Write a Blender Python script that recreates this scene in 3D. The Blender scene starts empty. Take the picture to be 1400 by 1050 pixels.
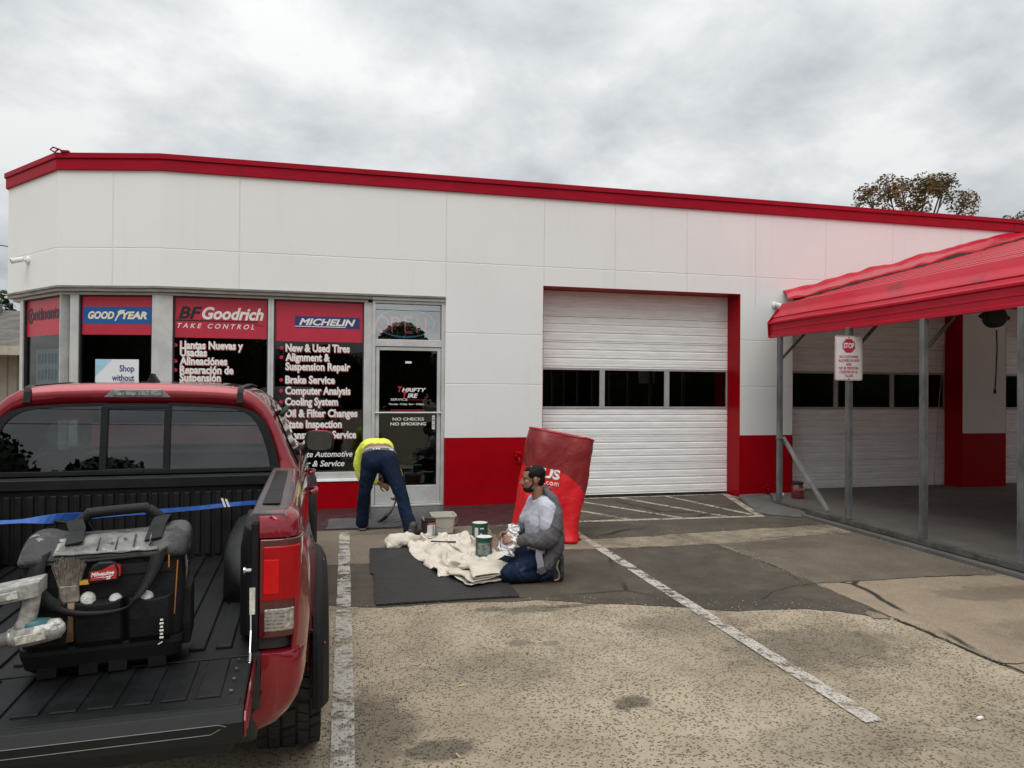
import bpy, bmesh, math, random
from mathutils import Vector, Matrix, noise
R = math.radians
rnd = random.Random(11)
S = bpy.context.scene
COL = S.collection

# ------------------------------------------------------------------ camera, sky, sun, exposure
yaw, pit, rol = R(13.24), R(0.42), R(0.43)
fwd = Vector((math.sin(yaw)*math.cos(pit), math.cos(yaw)*math.cos(pit), math.sin(pit)))
rgt = Vector((math.cos(yaw), -math.sin(yaw), 0)); upv = rgt.cross(fwd)
r2 = rgt*math.cos(rol)+upv*math.sin(rol); u2 = upv*math.cos(rol)-rgt*math.sin(rol)
cd = bpy.data.cameras.new('camera'); cam = bpy.data.objects.new('camera', cd); COL.objects.link(cam)
cm = Matrix((r2, u2, -fwd)).transposed().to_4x4(); cm.translation = (0, 0, 1.70); cam.matrix_world = cm
cd.sensor_width = 36; cd.lens = 965/1400*36; cd.clip_start = 0.05; cd.clip_end = 2000
S.camera = cam

SUN_EL, SUN_AZ = 62, 200         # azimuth the light comes from, measured clockwise from +Y
w = bpy.data.worlds.new('World'); S.world = w; w.use_nodes = True
nt = w.node_tree; nt.nodes.clear()
def wn(t, **k):
    n = nt.nodes.new(t)
    for a, b in k.items(): setattr(n, a, b)
    return n
def wm(op, a, b=None, c=None):
    n = wn('ShaderNodeMath', operation=op)
    for i, x in enumerate((a, b, c)):
        if x is None: continue
        if isinstance(x, (int, float)): n.inputs[i].default_value = x
        else: nt.links.new(x, n.inputs[i])
    return n.outputs[0]
tc = wn('ShaderNodeTexCoord'); sx = wn('ShaderNodeSeparateXYZ'); nt.links.new(tc.outputs['Generated'], sx.inputs[0])
zz = wm('MAXIMUM', sx.outputs[2], 0.0)
den = wm('ADD', zz, 0.34)
cx = wn('ShaderNodeCombineXYZ')
nt.links.new(wm('DIVIDE', sx.outputs[0], den), cx.inputs[0]); nt.links.new(wm('DIVIDE', sx.outputs[1], den), cx.inputs[1])
cx.inputs[2].default_value = 3.7
n1 = wn('ShaderNodeTexNoise'); n1.inputs['Scale'].default_value = 3.0; n1.inputs['Detail'].default_value = 10; n1.inputs['Roughness'].default_value = .58; n1.inputs['Distortion'].default_value = .12
n2 = wn('ShaderNodeTexNoise'); n2.inputs['Scale'].default_value = 1.1; n2.inputs['Detail'].default_value = 4
for n in (n1, n2): nt.links.new(cx.outputs[0], n.inputs['Vector'])
f = wm('ADD', wm('MULTIPLY', n1.outputs[0], .70), wm('MULTIPLY', n2.outputs[0], .30))
cr = wn('ShaderNodeValToRGB'); nt.links.new(f, cr.inputs[0])
e = cr.color_ramp.elements
e[0].position = .36; e[0].color = (.40, .425, .44, 1); e[1].position = .605; e[1].color = (.735, .74, .73, 1)
m_ = e.new(.50); m_.color = (.575, .595, .605, 1)
# overcast luminance rises towards the zenith
lum = wm('ADD', wm('MULTIPLY', zz, 1.0), .74)
vm = wn('ShaderNodeVectorMath', operation='SCALE'); nt.links.new(cr.outputs[0], vm.inputs[0]); nt.links.new(wm('DIVIDE', lum, .10), vm.inputs['Scale'])
sky = wn('ShaderNodeTexSky', sky_type='NISHITA'); sky.sun_disc = False
sky.sun_elevation = R(SUN_EL); sky.sun_rotation = R(SUN_AZ)
mx = wn('ShaderNodeMix', data_type='RGBA'); mx.inputs[0].default_value = .92
nt.links.new(sky.outputs[0], mx.inputs[6]); nt.links.new(vm.outputs[0], mx.inputs[7])
bg = wn('ShaderNodeBackground'); bg.inputs[1].default_value = .10; nt.links.new(mx.outputs[2], bg.inputs[0])
wo = wn('ShaderNodeOutputWorld'); nt.links.new(bg.outputs[0], wo.inputs[0])

sl = bpy.data.lights.new('sun', 'SUN'); sun = bpy.data.objects.new('sun', sl); COL.objects.link(sun)
sl.energy = 1.45; sl.angle = R(50); sl.color = (1, .985, .96)
sd = Vector((math.sin(R(SUN_AZ))*math.cos(R(SUN_EL)), math.cos(R(SUN_AZ))*math.cos(R(SUN_EL)), math.sin(R(SUN_EL))))
sun.rotation_euler = sd.to_track_quat('Z', 'Y').to_euler(); sun.location = (0, -10, 30)
S.view_settings.view_transform = 'Standard'; S.view_settings.look = 'None'; S.view_settings.exposure = 0.27; S.view_settings.gamma = 1
S.render.engine = 'CYCLES'; S.cycles.max_bounces = 7; S.cycles.transparent_max_bounces = 16
S.cycles.use_denoising = True

# ------------------------------------------------------------------ materials
class NT:
    def __init__(s, name):
        s.m = bpy.data.materials.new(name); s.m.use_nodes = True; s.t = s.m.node_tree
        s.b = s.t.nodes['Principled BSDF']; s.o = s.t.nodes['Material Output']
    def n(s, typ, **k):
        x = s.t.nodes.new(typ)
        for a, b in k.items(): setattr(x, a, b)
        return x
    def l(s, a, b): s.t.links.new(a, b)
    def put(s, sock, v):
        if v is None: return
        if hasattr(v, 'is_linked') or isinstance(v, bpy.types.NodeSocket): s.l(v, sock)
        else:
            if isinstance(v, tuple) and len(v) == 3 and len(sock.default_value) == 4: v = (*v, 1)
            sock.default_value = v
    def mt(s, op, a, b=None, c=None, clamp=False):
        x = s.n('ShaderNodeMath', operation=op, use_clamp=clamp)
        for i, v in enumerate((a, b, c)): s.put(x.inputs[i], v)
        return x.outputs[0]
    def mix(s, f, a, b, mode='MIX'):
        x = s.n('ShaderNodeMix', data_type='RGBA', blend_type=mode, clamp_factor=True)
        s.put(x.inputs[0], f); s.put(x.inputs[6], a); s.put(x.inputs[7], b)
        return x.outputs[2]
    def pos(s, scale=None, kind='Object'):
        t = s.n('ShaderNodeNewGeometry').outputs['Position'] if kind == 'World' else s.n('ShaderNodeTexCoord').outputs[kind]
        if scale:
            mp = s.n('ShaderNodeMapping'); s.l(t, mp.inputs[0]); mp.inputs[3].default_value = scale; t = mp.outputs[0]
        return t
    def noise(s, scale, detail=4, rough=.55, vec=None, dist=0):
        x = s.n('ShaderNodeTexNoise'); x.inputs['Scale'].default_value = scale; x.inputs['Detail'].default_value = detail
        x.inputs['Roughness'].default_value = rough; x.inputs['Distortion'].default_value = dist
        s.l(vec or s.pos(), x.inputs['Vector']); return x.outputs[0]
    def voro(s, scale, vec=None, feature='F1', out=0):
        x = s.n('ShaderNodeTexVoronoi', feature=feature); x.inputs['Scale'].default_value = scale
        s.l(vec or s.pos(), x.inputs['Vector']); return x.outputs[out]
    def ramp(s, f, a, b):       # smooth 0..1 between a and b
        x = s.n('ShaderNodeMapRange', interpolation_type='SMOOTHSTEP'); s.put(x.inputs[0], f)
        x.inputs[1].default_value = a; x.inputs[2].default_value = b; return x.outputs[0]
    def bump(s, h, dist=.01, strength=1.0):
        x = s.n('ShaderNodeBump'); x.inputs['Distance'].default_value = dist; x.inputs['Strength'].default_value = strength
        s.l(h, x.inputs['Height']); s.l(x.outputs[0], s.b.inputs['Normal'])
    def col(s, c): s.put(s.b.inputs['Base Color'], c)
    def set(s, **k):
        for a, v in k.items(): s.put(s.b.inputs[a.replace('_', ' ')], v)
MAT = {}
def mat(name, col, rough=.5, metal=0., var=.12, vs=6., bump=0., bs=80., coat=0., speck=None, spec=.5, emit=None, stretch=None):
    if name in MAT: return MAT[name]
    k = NT(name); p = k.pos(stretch)
    nz = k.noise(vs, 5, .6, p)
    c = k.mix(k.ramp(nz, .3, .7), tuple(x*(1-var) for x in col), tuple(min(1, x*(1+var)) for x in col))
    if speck:
        for sc, ss, th in ([speck] if not isinstance(speck, list) else speck):
            c = k.mix(k.ramp(k.noise(ss, 6, .65), th, th+.05), c, sc)
    k.col(c)
    k.set(Roughness=k.mt('ADD', k.mt('MULTIPLY', nz, .16), max(.02, rough-.08)), Metallic=metal, Coat_Weight=coat, Coat_Roughness=.06)
    k.b.inputs['Specular IOR Level'].default_value = spec
    if emit: k.set(Emission_Color=emit[0], Emission_Strength=emit[1])
    if bump: k.bump(k.noise(bs, 5, .6, p), bump)
    MAT[name] = k.m; return k.m
def glass(name, tint, transp, refl_min, rough=.0, ior=1.45):
    """window glass: tinted see-through plus a Fresnel mirror on top"""
    k = NT(name); t = k.t
    tr = k.n('ShaderNodeBsdfTransparent'); tr.inputs[0].default_value = (*[x*transp for x in tint], 1)
    gl = k.n('ShaderNodeBsdfGlossy'); gl.inputs['Roughness'].default_value = rough; gl.inputs[0].default_value = (1, 1, 1, 1)
    fr = k.n('ShaderNodeFresnel'); fr.inputs[0].default_value = ior
    f = k.mt('ADD', fr.outputs[0], refl_min, clamp=True)
    ms = k.n('ShaderNodeMixShader'); k.l(f, ms.inputs[0]); k.l(tr.outputs[0], ms.inputs[1]); k.l(gl.outputs[0], ms.inputs[2])
    k.l(ms.outputs[0], k.o.inputs[0]); t.nodes.remove(k.b); MAT[name] = k.m; return k.m

# ------------------------------------------------------------------ mesh helpers
WM = {}
def wmat(o): return WM.get(o.name, Matrix.Identity(4)) if o else Matrix.Identity(4)
class MB:
    def __init__(s): s.v = []; s.f = []; s.mi = []; s.cur = 0
    def add(s, vs, fs):
        o = len(s.v); s.v += [Vector(v) for v in vs]; s.f += [tuple(i+o for i in f) for f in fs]; s.mi += [s.cur]*len(fs); return s
    def box(s, x0, x1, y0, y1, z0, z1):
        return s.add([(x0,y0,z0),(x1,y0,z0),(x1,y1,z0),(x0,y1,z0),(x0,y0,z1),(x1,y0,z1),(x1,y1,z1),(x0,y1,z1)],
                     [(0,3,2,1),(4,5,6,7),(0,1,5,4),(1,2,6,5),(2,3,7,6),(3,0,4,7)])
    def obox(s, c, a, b, d):
        c, a, b, d = map(Vector, (c, a, b, d))
        vs = [c+i*a+j*b+k*d for k in (-1, 1) for i, j in ((-1,-1),(1,-1),(1,1),(-1,1))]
        return s.add(vs, [(0,3,2,1),(4,5,6,7),(0,1,5,4),(1,2,6,5),(2,3,7,6),(3,0,4,7)])
    def ext(s, poly, vec):
        n = len(poly); P = [Vector(p) for p in poly]; vec = Vector(vec)
        return s.add(P+[p+vec for p in P], [tuple(range(n))[::-1], tuple(range(n, 2*n))]+[(i, (i+1) % n, n+(i+1) % n, n+i) for i in range(n)])
    def prism(s, poly, z0, z1): return s.ext([(p[0], p[1], z0) for p in poly], (0, 0, z1-z0))
    def loft(s, rings, caps=True, closed=True):
        n = len(rings[0]); vs = [p for r in rings for p in r]; fs = []
        for i in range(len(rings)-1):
            for j in range(n if closed else n-1):
                fs.append((i*n+j, i*n+(j+1) % n, (i+1)*n+(j+1) % n, (i+1)*n+j))
        if caps: fs += [tuple(range(n))[::-1], tuple(range((len(rings)-1)*n, len(rings)*n))]
        return s.add(vs, fs)
    def tube(s, pts, r, n=8, caps=True, flat=None):
        pts = [Vector(p) for p in pts]; m = len(pts); r = [r]*m if isinstance(r, (int, float)) else r
        rings = []; prev = None
        for i, p in enumerate(pts):
            d = (pts[min(i+1, m-1)]-pts[max(i-1, 0)]).normalized()
            if prev is None:
                a = d.cross(Vector((0, 0, 1)))
                if a.length < .05: a = d.cross(Vector((1, 0, 0)))
                a.normalize()
            else:
                a = (prev-d*prev.dot(d))
                a = a.normalized() if a.length > 1e-6 else d.orthogonal().normalized()
            prev = a; b = d.cross(a)
            rings.append([p+a*(r[i]*math.cos(2*math.pi*k/n))+b*(r[i]*(flat or 1)*math.sin(2*math.pi*k/n)) for k in range(n)])
        return s.loft(rings, caps)
    def cone(s, p0, r0, p1, r1, n=12):
        p0, p1 = Vector(p0), Vector(p1); d = (p1-p0); L = d.length; d = d/L if L > 1e-6 else Vector((0, 0, 1))
        pts = []; rr = []
        for t in (-.98, -.85, -.6, -.3): pts.append(p0+d*r0*t); rr.append(r0*math.sqrt(1-t*t))
        pts += [p0, p1]; rr += [r0, r1]
        for t in (.3, .6, .85, .98): pts.append(p1+d*r1*t); rr.append(r1*math.sqrt(1-t*t))
        return s.tube(pts, rr, n)
    def chain(s, *pr):
        for (p0, r0), (p1, r1) in zip(pr, pr[1:]): s.cone(p0, r0, p1, r1)
        return s
    def ell(s, c, r, rot=None, nu=16, nv=10):
        c = Vector(c); rot = rot or Matrix.Identity(3); rings = []
        for i in range(nv+1):
            ph = -math.pi/2+math.pi*(i*.98+.01*nv)/nv
            rings.append([c+rot @ Vector((r[0]*math.cos(ph)*math.cos(2*math.pi*j/nu), r[1]*math.cos(ph)*math.sin(2*math.pi*j/nu), r[2]*math.sin(ph))) for j in range(nu)])
        return s.loft(rings)
    def lathe(s, prof, c, axis=(0, 0, 1), n=24, caps=False):
        c = Vector(c); ax = Vector(axis).normalized(); a = ax.orthogonal().normalized(); b = ax.cross(a)
        return s.loft([[c+ax*z+(a*math.cos(2*math.pi*k/n)+b*math.sin(2*math.pi*k/n))*r for k in range(n)] for r, z in prof], caps)
    def grid(s, fn, nu, nv):
        vs = [fn(i/nu, j/nv) for j in range(nv+1) for i in range(nu+1)]
        return s.add(vs, [(j*(nu+1)+i, j*(nu+1)+i+1, (j+1)*(nu+1)+i+1, (j+1)*(nu+1)+i) for j in range(nv) for i in range(nu)])
    def xf(s, M):
        s.v = [M @ v for v in s.v]; return s
    def build(s, name, mats, parent=None, smooth=False, bevel=0., local=False, normals=True, seg=2, sub=0):
        inv = Matrix.Identity(4) if (local or parent is None) else wmat(parent).inverted()
        me = bpy.data.meshes.new(name); me.from_pydata([inv @ v for v in s.v], [], s.f)
        mats = mats if isinstance(mats, (list, tuple)) else [mats]
        for m in mats: me.materials.append(m)
        if len(mats) > 1: me.polygons.foreach_set('material_index', s.mi)
        if normals:
            bm = bmesh.new(); bm.from_mesh(me); bmesh.ops.recalc_face_normals(bm, faces=bm.faces); bm.to_mesh(me); bm.free()
        if smooth: me.polygons.foreach_set('use_smooth', [True]*len(me.polygons))
        me.update(); return link(name, me, parent, bevel, seg, sub, smooth)
def link(name, me, parent, bevel=0., seg=2, sub=0, hard=False):
    o = bpy.data.objects.new(name, me); COL.objects.link(o)
    if parent: o.parent = parent; WM[o.name] = wmat(parent)
    if bevel:
        b = o.modifiers.new('bevel', 'BEVEL'); b.width = bevel; b.segments = seg; b.limit_method = 'ANGLE'; b.angle_limit = R(35)
        b.harden_normals = bool(hard)
    if sub:
        b = o.modifiers.new('subsurf', 'SUBSURF'); b.levels = sub; b.render_levels = sub
    return o
def tag(o, label=None, cat=None, group=None, kind=None):
    for a, b in (('label', label), ('category', cat), ('group', group), ('kind', kind)):
        if b: o[a] = b
    return o
def thing(name, label, cat, loc, rz=0, group=None):
    o = bpy.data.objects.new(name, None); COL.objects.link(o); o.location = loc; o.rotation_euler = (0, 0, rz); o.empty_display_size = .2
    WM[o.name] = Matrix.Translation(loc) @ Matrix.Rotation(rz, 4, 'Z')
    return tag(o, label, cat, group)
def remesh(mb, voxel, it=4, fac=.5, amp=0., sc=10., fn=None):
    me = bpy.data.meshes.new('tmp'); me.from_pydata(mb.v, [], mb.f)
    bm = bmesh.new(); bm.from_mesh(me); bmesh.ops.recalc_face_normals(bm, faces=bm.faces); bm.to_mesh(me); bm.free()
    o = bpy.data.objects.new('tmp', me); COL.objects.link(o)
    r = o.modifiers.new('r', 'REMESH'); r.mode = 'VOXEL'; r.voxel_size = voxel
    s = o.modifiers.new('s', 'SMOOTH'); s.iterations = it; s.factor = fac
    dg = bpy.context.evaluated_depsgraph_get(); dg.update()
    out = bpy.data.meshes.new_from_object(o.evaluated_get(dg))
    bpy.data.objects.remove(o); bpy.data.meshes.remove(me)
    out.polygons.foreach_set('use_smooth', [True]*len(out.polygons))
    if amp or fn:
        ns = [v.normal.copy() for v in out.vertices]
        for v, n_ in zip(out.vertices, ns):
            d = 0
            if amp:
                p = v.co*sc; c = v.co; a = noise.noise(Vector((c.x*7+c.z*5, c.y*7-c.z*4, c.z*sc*1.9+c.x*9+c.y*5))); a2 = noise.noise(Vector((c.x*12-c.z*9, c.y*12+c.z*7, c.z*sc*2.6-c.x*14+9)))
                d = amp*(.45*noise.noise(p*.8)+.95*max(0, .42-abs(a)*1.5)+.55*max(0, .35-abs(a2)*1.5)-.18)
            if fn: d += fn(v.co, n_)
            v.co += n_*d
    return out
def blob(name, mb, m, parent, voxel=.012, it=4, amp=0., sc=10., fn=None):
    me = remesh(mb, voxel, it, amp=amp, sc=sc, fn=fn); me.name = name; inv = wmat(parent).inverted(); me.transform(inv)
    me.materials.append(m); return link(name, me, parent)

def glyphs(s, cap, bold=0., shear=0., width=None, align='L', space=1., rise=1.):
    """built-in font turned to mesh data: x along the line, y up, z a flat 0..1 mm"""
    c = bpy.data.curves.new('t', 'FONT'); c.body = s; c.size = cap/.667; c.shear = shear; c.space_character = space; c.resolution_u = 3
    if bold: c.bevel_depth = bold*cap; c.bevel_resolution = 0
    o = bpy.data.objects.new('t', c); COL.objects.link(o)
    dg = bpy.context.evaluated_depsgraph_get(); dg.update()
    me = bpy.data.meshes.new_from_object(o.evaluated_get(dg))
    vs = [v.co.copy() for v in me.vertices]; fs = [tuple(p.vertices) for p in me.polygons]
    bpy.data.objects.remove(o); bpy.data.curves.remove(c); bpy.data.meshes.remove(me)
    if not vs: return vs, fs
    x0 = min(v.x for v in vs); x1 = max(v.x for v in vs); k = width/(x1-x0) if width else 1
    off = {'L': 0, 'C': -(x1-x0)*k/2, 'R': -(x1-x0)*k}[align]
    zb = (bold*cap) or 1
    return [Vector(((v.x-x0)*k+off, v.y*rise, v.z/zb)) for v in vs], fs
class Board:
    """a flat lettering surface: origin o, direction ux along the line, up, outward normal n"""
    def __init__(s, o, ux, n, up=(0, 0, 1)): s.o = Vector(o); s.ux = Vector(ux).normalized(); s.n = Vector(n).normalized(); s.up = Vector(up).normalized()
    def p(s, x, y, d=0.): return s.o+s.ux*x+s.up*y+s.n*d
    def text(s, mb, st, x, y, cap, d=.003, **k):
        vs, fs = glyphs(st, cap, **k); return mb.add([s.p(x+v.x, y+v.y, d+v.z*.0006) for v in vs], fs)
    def rect(s, mb, x0, x1, y0, y1, d0, d1):
        return mb.ext([s.p(x0, y0, d0), s.p(x1, y0, d0), s.p(x1, y1, d0), s.p(x0, y1, d0)], s.n*(d1-d0))
    def poly(s, mb, pts, d0, d1): return mb.ext([s.p(x, y, d0) for x, y in pts], s.n*(d1-d0))
    def dot(s, mb, x, y, r, d0, d1, n=14): return s.poly(mb, [(x+r*math.cos(2*math.pi*i/n), y+r*math.sin(2*math.pi*i/n)) for i in range(n)], d0, d1)

def ribbon(mb, pts, wv, th):
    pts = [Vector(p) for p in pts]; rings = []
    for i, p in enumerate(pts):
        d = (pts[min(i+1, len(pts)-1)]-pts[max(i-1, 0)]).normalized(); ww = Vector(wv[i] if isinstance(wv, list) else wv); n = d.cross(ww).normalized()*th
        rings.append([p-ww+n, p+ww+n, p+ww-n, p-ww-n])
    return mb.loft(rings)
def smooth_path(P, n=5):
    P = [Vector(p) for p in P]; out = []
    for i in range(len(P)-1):
        a, b_, c_, d = P[max(i-1, 0)], P[i], P[i+1], P[min(i+2, len(P)-1)]
        for k_ in range(n):
            t = k_/n; out.append(.5*((2*b_)+(c_-a)*t+(2*a-5*b_+4*c_-d)*t*t+(3*b_-a-3*c_+d)*t**3))
    return out+[P[-1]]

# ------------------------------------------------------------------ a canvas sheet crumpled and let fall, for the drop cloth
NX_, NY_ = 52, 66
def drape():
    W, H = 1.25, 2.25; vs = []
    for j in range(NY_+1):
        for i in range(NX_+1):
            u, v = i/NX_-.5, j/NY_-.5
            x = u*W*.66+.05*noise.noise(Vector((u*3, v*5, 1)))+.02*noise.noise(Vector((u*9, v*9, 4))); y = v*H*.82+.06*noise.noise(Vector((u*4, v*3, 7)))
            z = .16+.10*noise.noise(Vector((u*5, v*4, 2)))+.07*math.sin(u*22+3*noise.noise(Vector((u*2, v*4, 9))))+.05*noise.noise(Vector((u*11, v*14, 5)))
            vs.append((x, y, z))
    fs = [(j*(NX_+1)+i, j*(NX_+1)+i+1, (j+1)*(NX_+1)+i+1, (j+1)*(NX_+1)+i) for j in range(NY_) for i in range(NX_)]
    me = bpy.data.meshes.new('sheet'); me.from_pydata(vs, [], fs); o = bpy.data.objects.new('sheet', me); COL.objects.link(o)
    o.shape_key_add(name='Basis'); k = o.shape_key_add(name='rest')
    for j in range(NY_+1):
        for i in range(NX_+1): k.data[j*(NX_+1)+i].co = ((i/NX_-.5)*W, (j/NY_-.5)*H, 0)
    k.value = 0
    c = o.modifiers.new('cloth', 'CLOTH'); s = c.settings
    s.quality = 7; s.mass = .25; s.tension_stiffness = 25; s.compression_stiffness = 25; s.shear_stiffness = 10; s.bending_stiffness = .35; s.air_damping = 2.5; s.bending_damping = .5; s.rest_shape_key = k
    q = c.collision_settings; q.use_self_collision = True; q.self_distance_min = .006; q.distance_min = .006; q.collision_quality = 3; q.friction = 30; q.self_friction = 15
    fm = bpy.data.meshes.new('table'); fm.from_pydata([(-3, -3, 0), (3, -3, 0), (3, 3, 0), (-3, 3, 0)], [], [(0, 1, 2, 3)]); fo = bpy.data.objects.new('table', fm); COL.objects.link(fo)
    fo.modifiers.new('collision', 'COLLISION'); fo.collision.cloth_friction = 40; c.point_cache.frame_end = 70
    for f_ in range(1, 46): S.frame_set(f_)
    ev = o.evaluated_get(bpy.context.evaluated_depsgraph_get()); m = ev.to_mesh(); out = [tuple(v.co) for v in m.vertices]; ev.to_mesh_clear()
    bpy.data.objects.remove(o); bpy.data.objects.remove(fo); bpy.data.meshes.remove(me); bpy.data.meshes.remove(fm); S.frame_set(1)
    return [(x, y, max(.0225, min(z, .19))) for x, y, z in out]
DRAPE = drape()

# ------------------------------------------------------------------ ground
def ground_mat(name, c_lo, c_hi, stone=None, stains=(), bump=.004, rough=.9, patch=(.9, 3.), sscale=75., sthr=(.30, .42), crack=0):
    k = NT(name); P = k.pos(kind='World'); sp = k.n('ShaderNodeSeparateXYZ'); k.l(P, sp.inputs[0])
    big = k.noise(patch[0], 6, .6, P, .4); mid = k.noise(patch[1], 6, .65, P); fine = k.noise(110, 4, .7, P)
    f = k.mt('ADD', k.mt('MULTIPLY', k.ramp(big, .3, .72), .55), k.mt('MULTIPLY', k.ramp(mid, .3, .7), .45))
    c = k.mix(f, c_lo, c_hi)
    c = k.mix(k.mt('MULTIPLY', k.ramp(fine, .3, .7), .42), c, k.mix(.5, c, (.035, .03, .025)))
    h = fine
    if stone:
        v = k.voro(sscale, P); cc = k.voro(sscale, P, out=1); sv = k.n('ShaderNodeSeparateColor'); k.l(cc, sv.inputs[0])
        pick = k.ramp(sv.outputs[0], .52, .64)
        dens = k.ramp(k.noise(2.1, 4, .6, P), .25, .6)
        msk = k.mt('MULTIPLY', k.mt('SUBTRACT', 1., k.ramp(v, *sthr)), k.mt('MULTIPLY', pick, k.mt('ADD', k.mt('MULTIPLY', dens, .45), .5)))
        c = k.mix(msk, c, k.mix(sv.outputs[1], stone[0], stone[1]))
        light = k.mt('MULTIPLY', k.mt('SUBTRACT', 1., k.ramp(v, .2, .34)), k.ramp(sv.outputs[2], .72, .8))
        c = k.mix(k.mt('MULTIPLY', light, .5), c, (.50, .44, .34))
        h = k.mt('SUBTRACT', fine, k.mt('MULTIPLY', msk, .8))
    wob = k.mt('MULTIPLY', k.mt('SUBTRACT', k.noise(7, 5, .6, P), .5), 1.5)
    for (x, y, rx, ry, a) in stains:
        dx = k.mt('DIVIDE', k.mt('SUBTRACT', sp.outputs[0], x), rx); dy = k.mt('DIVIDE', k.mt('SUBTRACT', sp.outputs[1], y), ry)
        d = k.mt('ADD', k.mt('SQRT', k.mt('ADD', k.mt('MULTIPLY', dx, dx), k.mt('MULTIPLY', dy, dy))), wob)
        c = k.mix(k.mt('MULTIPLY', k.mt('SUBTRACT', 1., k.ramp(d, .55, 1.15)), a), c, (.045, .04, .032))
    if crack:
        vec = k.n('ShaderNodeMix', data_type='VECTOR'); vec.inputs[0].default_value = .12
        nn = k.n('ShaderNodeTexNoise'); nn.inputs['Scale'].default_value = 1.7; nn.inputs['Detail'].default_value = 6; k.l(P, nn.inputs['Vector'])
        k.l(P, vec.inputs[4]); k.l(nn.outputs[1], vec.inputs[5])
        e_ = k.voro(crack, vec.outputs[1], 'DISTANCE_TO_EDGE')
        c = k.mix(k.mt('MULTIPLY', k.mt('SUBTRACT', 1., k.ramp(e_, .002, .010)), k.ramp(k.noise(.8, 2, .5, P), .47, .6)), c, (.03, .027, .022))
    k.col(c); k.set(Roughness=rough); k.b.inputs['Specular IOR Level'].default_value = .3
    k.bump(h, bump); return k.m
STAIN = [(.458, 3.32, .19, .12, .62), (1.52, 3.60, .13, .10, .7), (3.05, 4.12, .75, .42, .45), (2.45, 4.75, .55, .3, .35), (1.45, 5.28, .30, .10, .55),
         (.9, 4.2, .5, .35, .22), (2.4, 3.0, .5, .3, .25), (.15, 3.6, .25, .5, .5), (1.1, 5.35, .12, .07, .5), (1.75, 5.3, .2, .05, .6), (-.9, 1.4, .7, .9, .4),
         (1.15, 4.6, .12, .07, .4), (1.35, 4.55, .08, .05, .4), (3.3, 2.6, .6, .6, .3)]
M_AGG = ground_mat('exposed_aggregate', (.31, .25, .172), (.545, .455, .33), ((.06, .048, .035), (.15, .118, .08)), STAIN, .007, sscale=74, sthr=(.40, .54))
M_ASPH = ground_mat('worn_asphalt', (.062, .051, .039), (.130, .108, .081), ((.03, .026, .02), (.20, .17, .13)), [(2.9, 5.15, .8, .3, .5), (3.2, 6.2, .4, .8, .25), (2.6, 8.25, .9, .25, .4), (2.3, 6.3, .5, .4, .3)], .005, patch=(1.6, 5.), sscale=120, sthr=(.22, .34), crack=.35)
M_ASPH2 = ground_mat('grey_old_asphalt', (.125, .103, .078), (.205, .17, .128), ((.05, .043, .035), (.13, .11, .085)), [(4.6, 6.9, .7, .2, .3)], .005, sscale=95)
M_CONC = ground_mat('tan_concrete', (.27, .21, .147), (.385, .31, .222), ((.12, .095, .07), (.18, .145, .105)), [(5.4, 4.9, .6, .25, .4), (4.9, 3.9, .5, .4, .3)], .004, sscale=90, sthr=(.25, .35), crack=.28)
M_STRIP = ground_mat('gravelly_concrete', (.15, .125, .09), (.42, .355, .26), ((.06, .05, .04), (.15, .12, .09)), [], .008, patch=(2.2, 6.), sscale=60)
M_DIRTC = ground_mat('dirty_concrete', (.175, .142, .105), (.255, .21, .158), ((.07, .06, .045), (.14, .115, .085)), [(1.0, 8.3, .35, .1, .4), (.3, 8.4, .3, .1, .4)], .004, sscale=85)
M_SLAB = ground_mat('smooth_slab', (.135, .125, .11), (.205, .19, .165), None, [(9, 8, 1.5, 1, .35), (8.2, 6.4, 1, .6, .3)], .002, patch=(.5, 2.))
M_KERB = ground_mat('grey_kerb', (.10, .096, .09), (.17, .162, .15), None, [], .004, patch=(2, 9))
M_FAR = ground_mat('street', (.06, .057, .052), (.09, .085, .078), None, [], .003)

def structure(o): o['kind'] = 'structure'; return o
g = MB(); n_ = 24
g.add([(-220, -220, 0), (220, -220, 0), (220, 220, 0), (-220, 220, 0)], [(0, 1, 2, 3)])
structure(g.build('ground', M_AGG))
def ragged(poly, jit, step=.04, sc=9., seed=0.):
    out = []
    for (x0, y0), (x1, y1) in zip(poly, poly[1:]+poly[:1]):
        L = math.hypot(x1-x0, y1-y0); n = max(1, int(L/step))
        nx, ny = (y1-y0)/L, -(x1-x0)/L
        for i in range(n):
            t = i/n; x, y = x0+(x1-x0)*t, y0+(y1-y0)*t
            a = jit*(noise.noise(Vector((x*sc*.25, y*sc*.25, seed)))*1.6+noise.noise(Vector((x*sc, y*sc, seed+5)))*.8+noise.noise(Vector((x*sc*4, y*sc*4, seed+9)))*.4)
            out.append((x+nx*a, y+ny*a))
    return out
def patch(name, poly, z, m, jit=.0, seed=0., step=.04):
    p = ragged(poly, jit, step, 9., seed) if jit else poly
    b = MB(); b.add([(x, y, z) for x, y in p], [tuple(range(len(p)))])
    return structure(b.build(name, m))
patch('asphalt_patch', [(-7, 5.75), (-.14, 5.72), (.27, 5.56), (.73, 5.57), (1.5, 5.50), (1.72, 5.42), (1.95, 5.30), (2.2, 5.235), (2.45, 5.16), (2.7, 5.03), (2.95, 4.92),
      (3.2, 4.885), (3.45, 4.87), (3.68, 4.77), (3.85, 4.64), (3.96, 4.50), (4.03, 4.55), (4.06, 5.2), (4.04, 6.3), (4.03, 7.08), (2.9, 7.12), (2.2, 7.18), (1.5, 7.05), (.5, 6.98), (-7, 6.95)], .004, M_ASPH, .022, 1)
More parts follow.
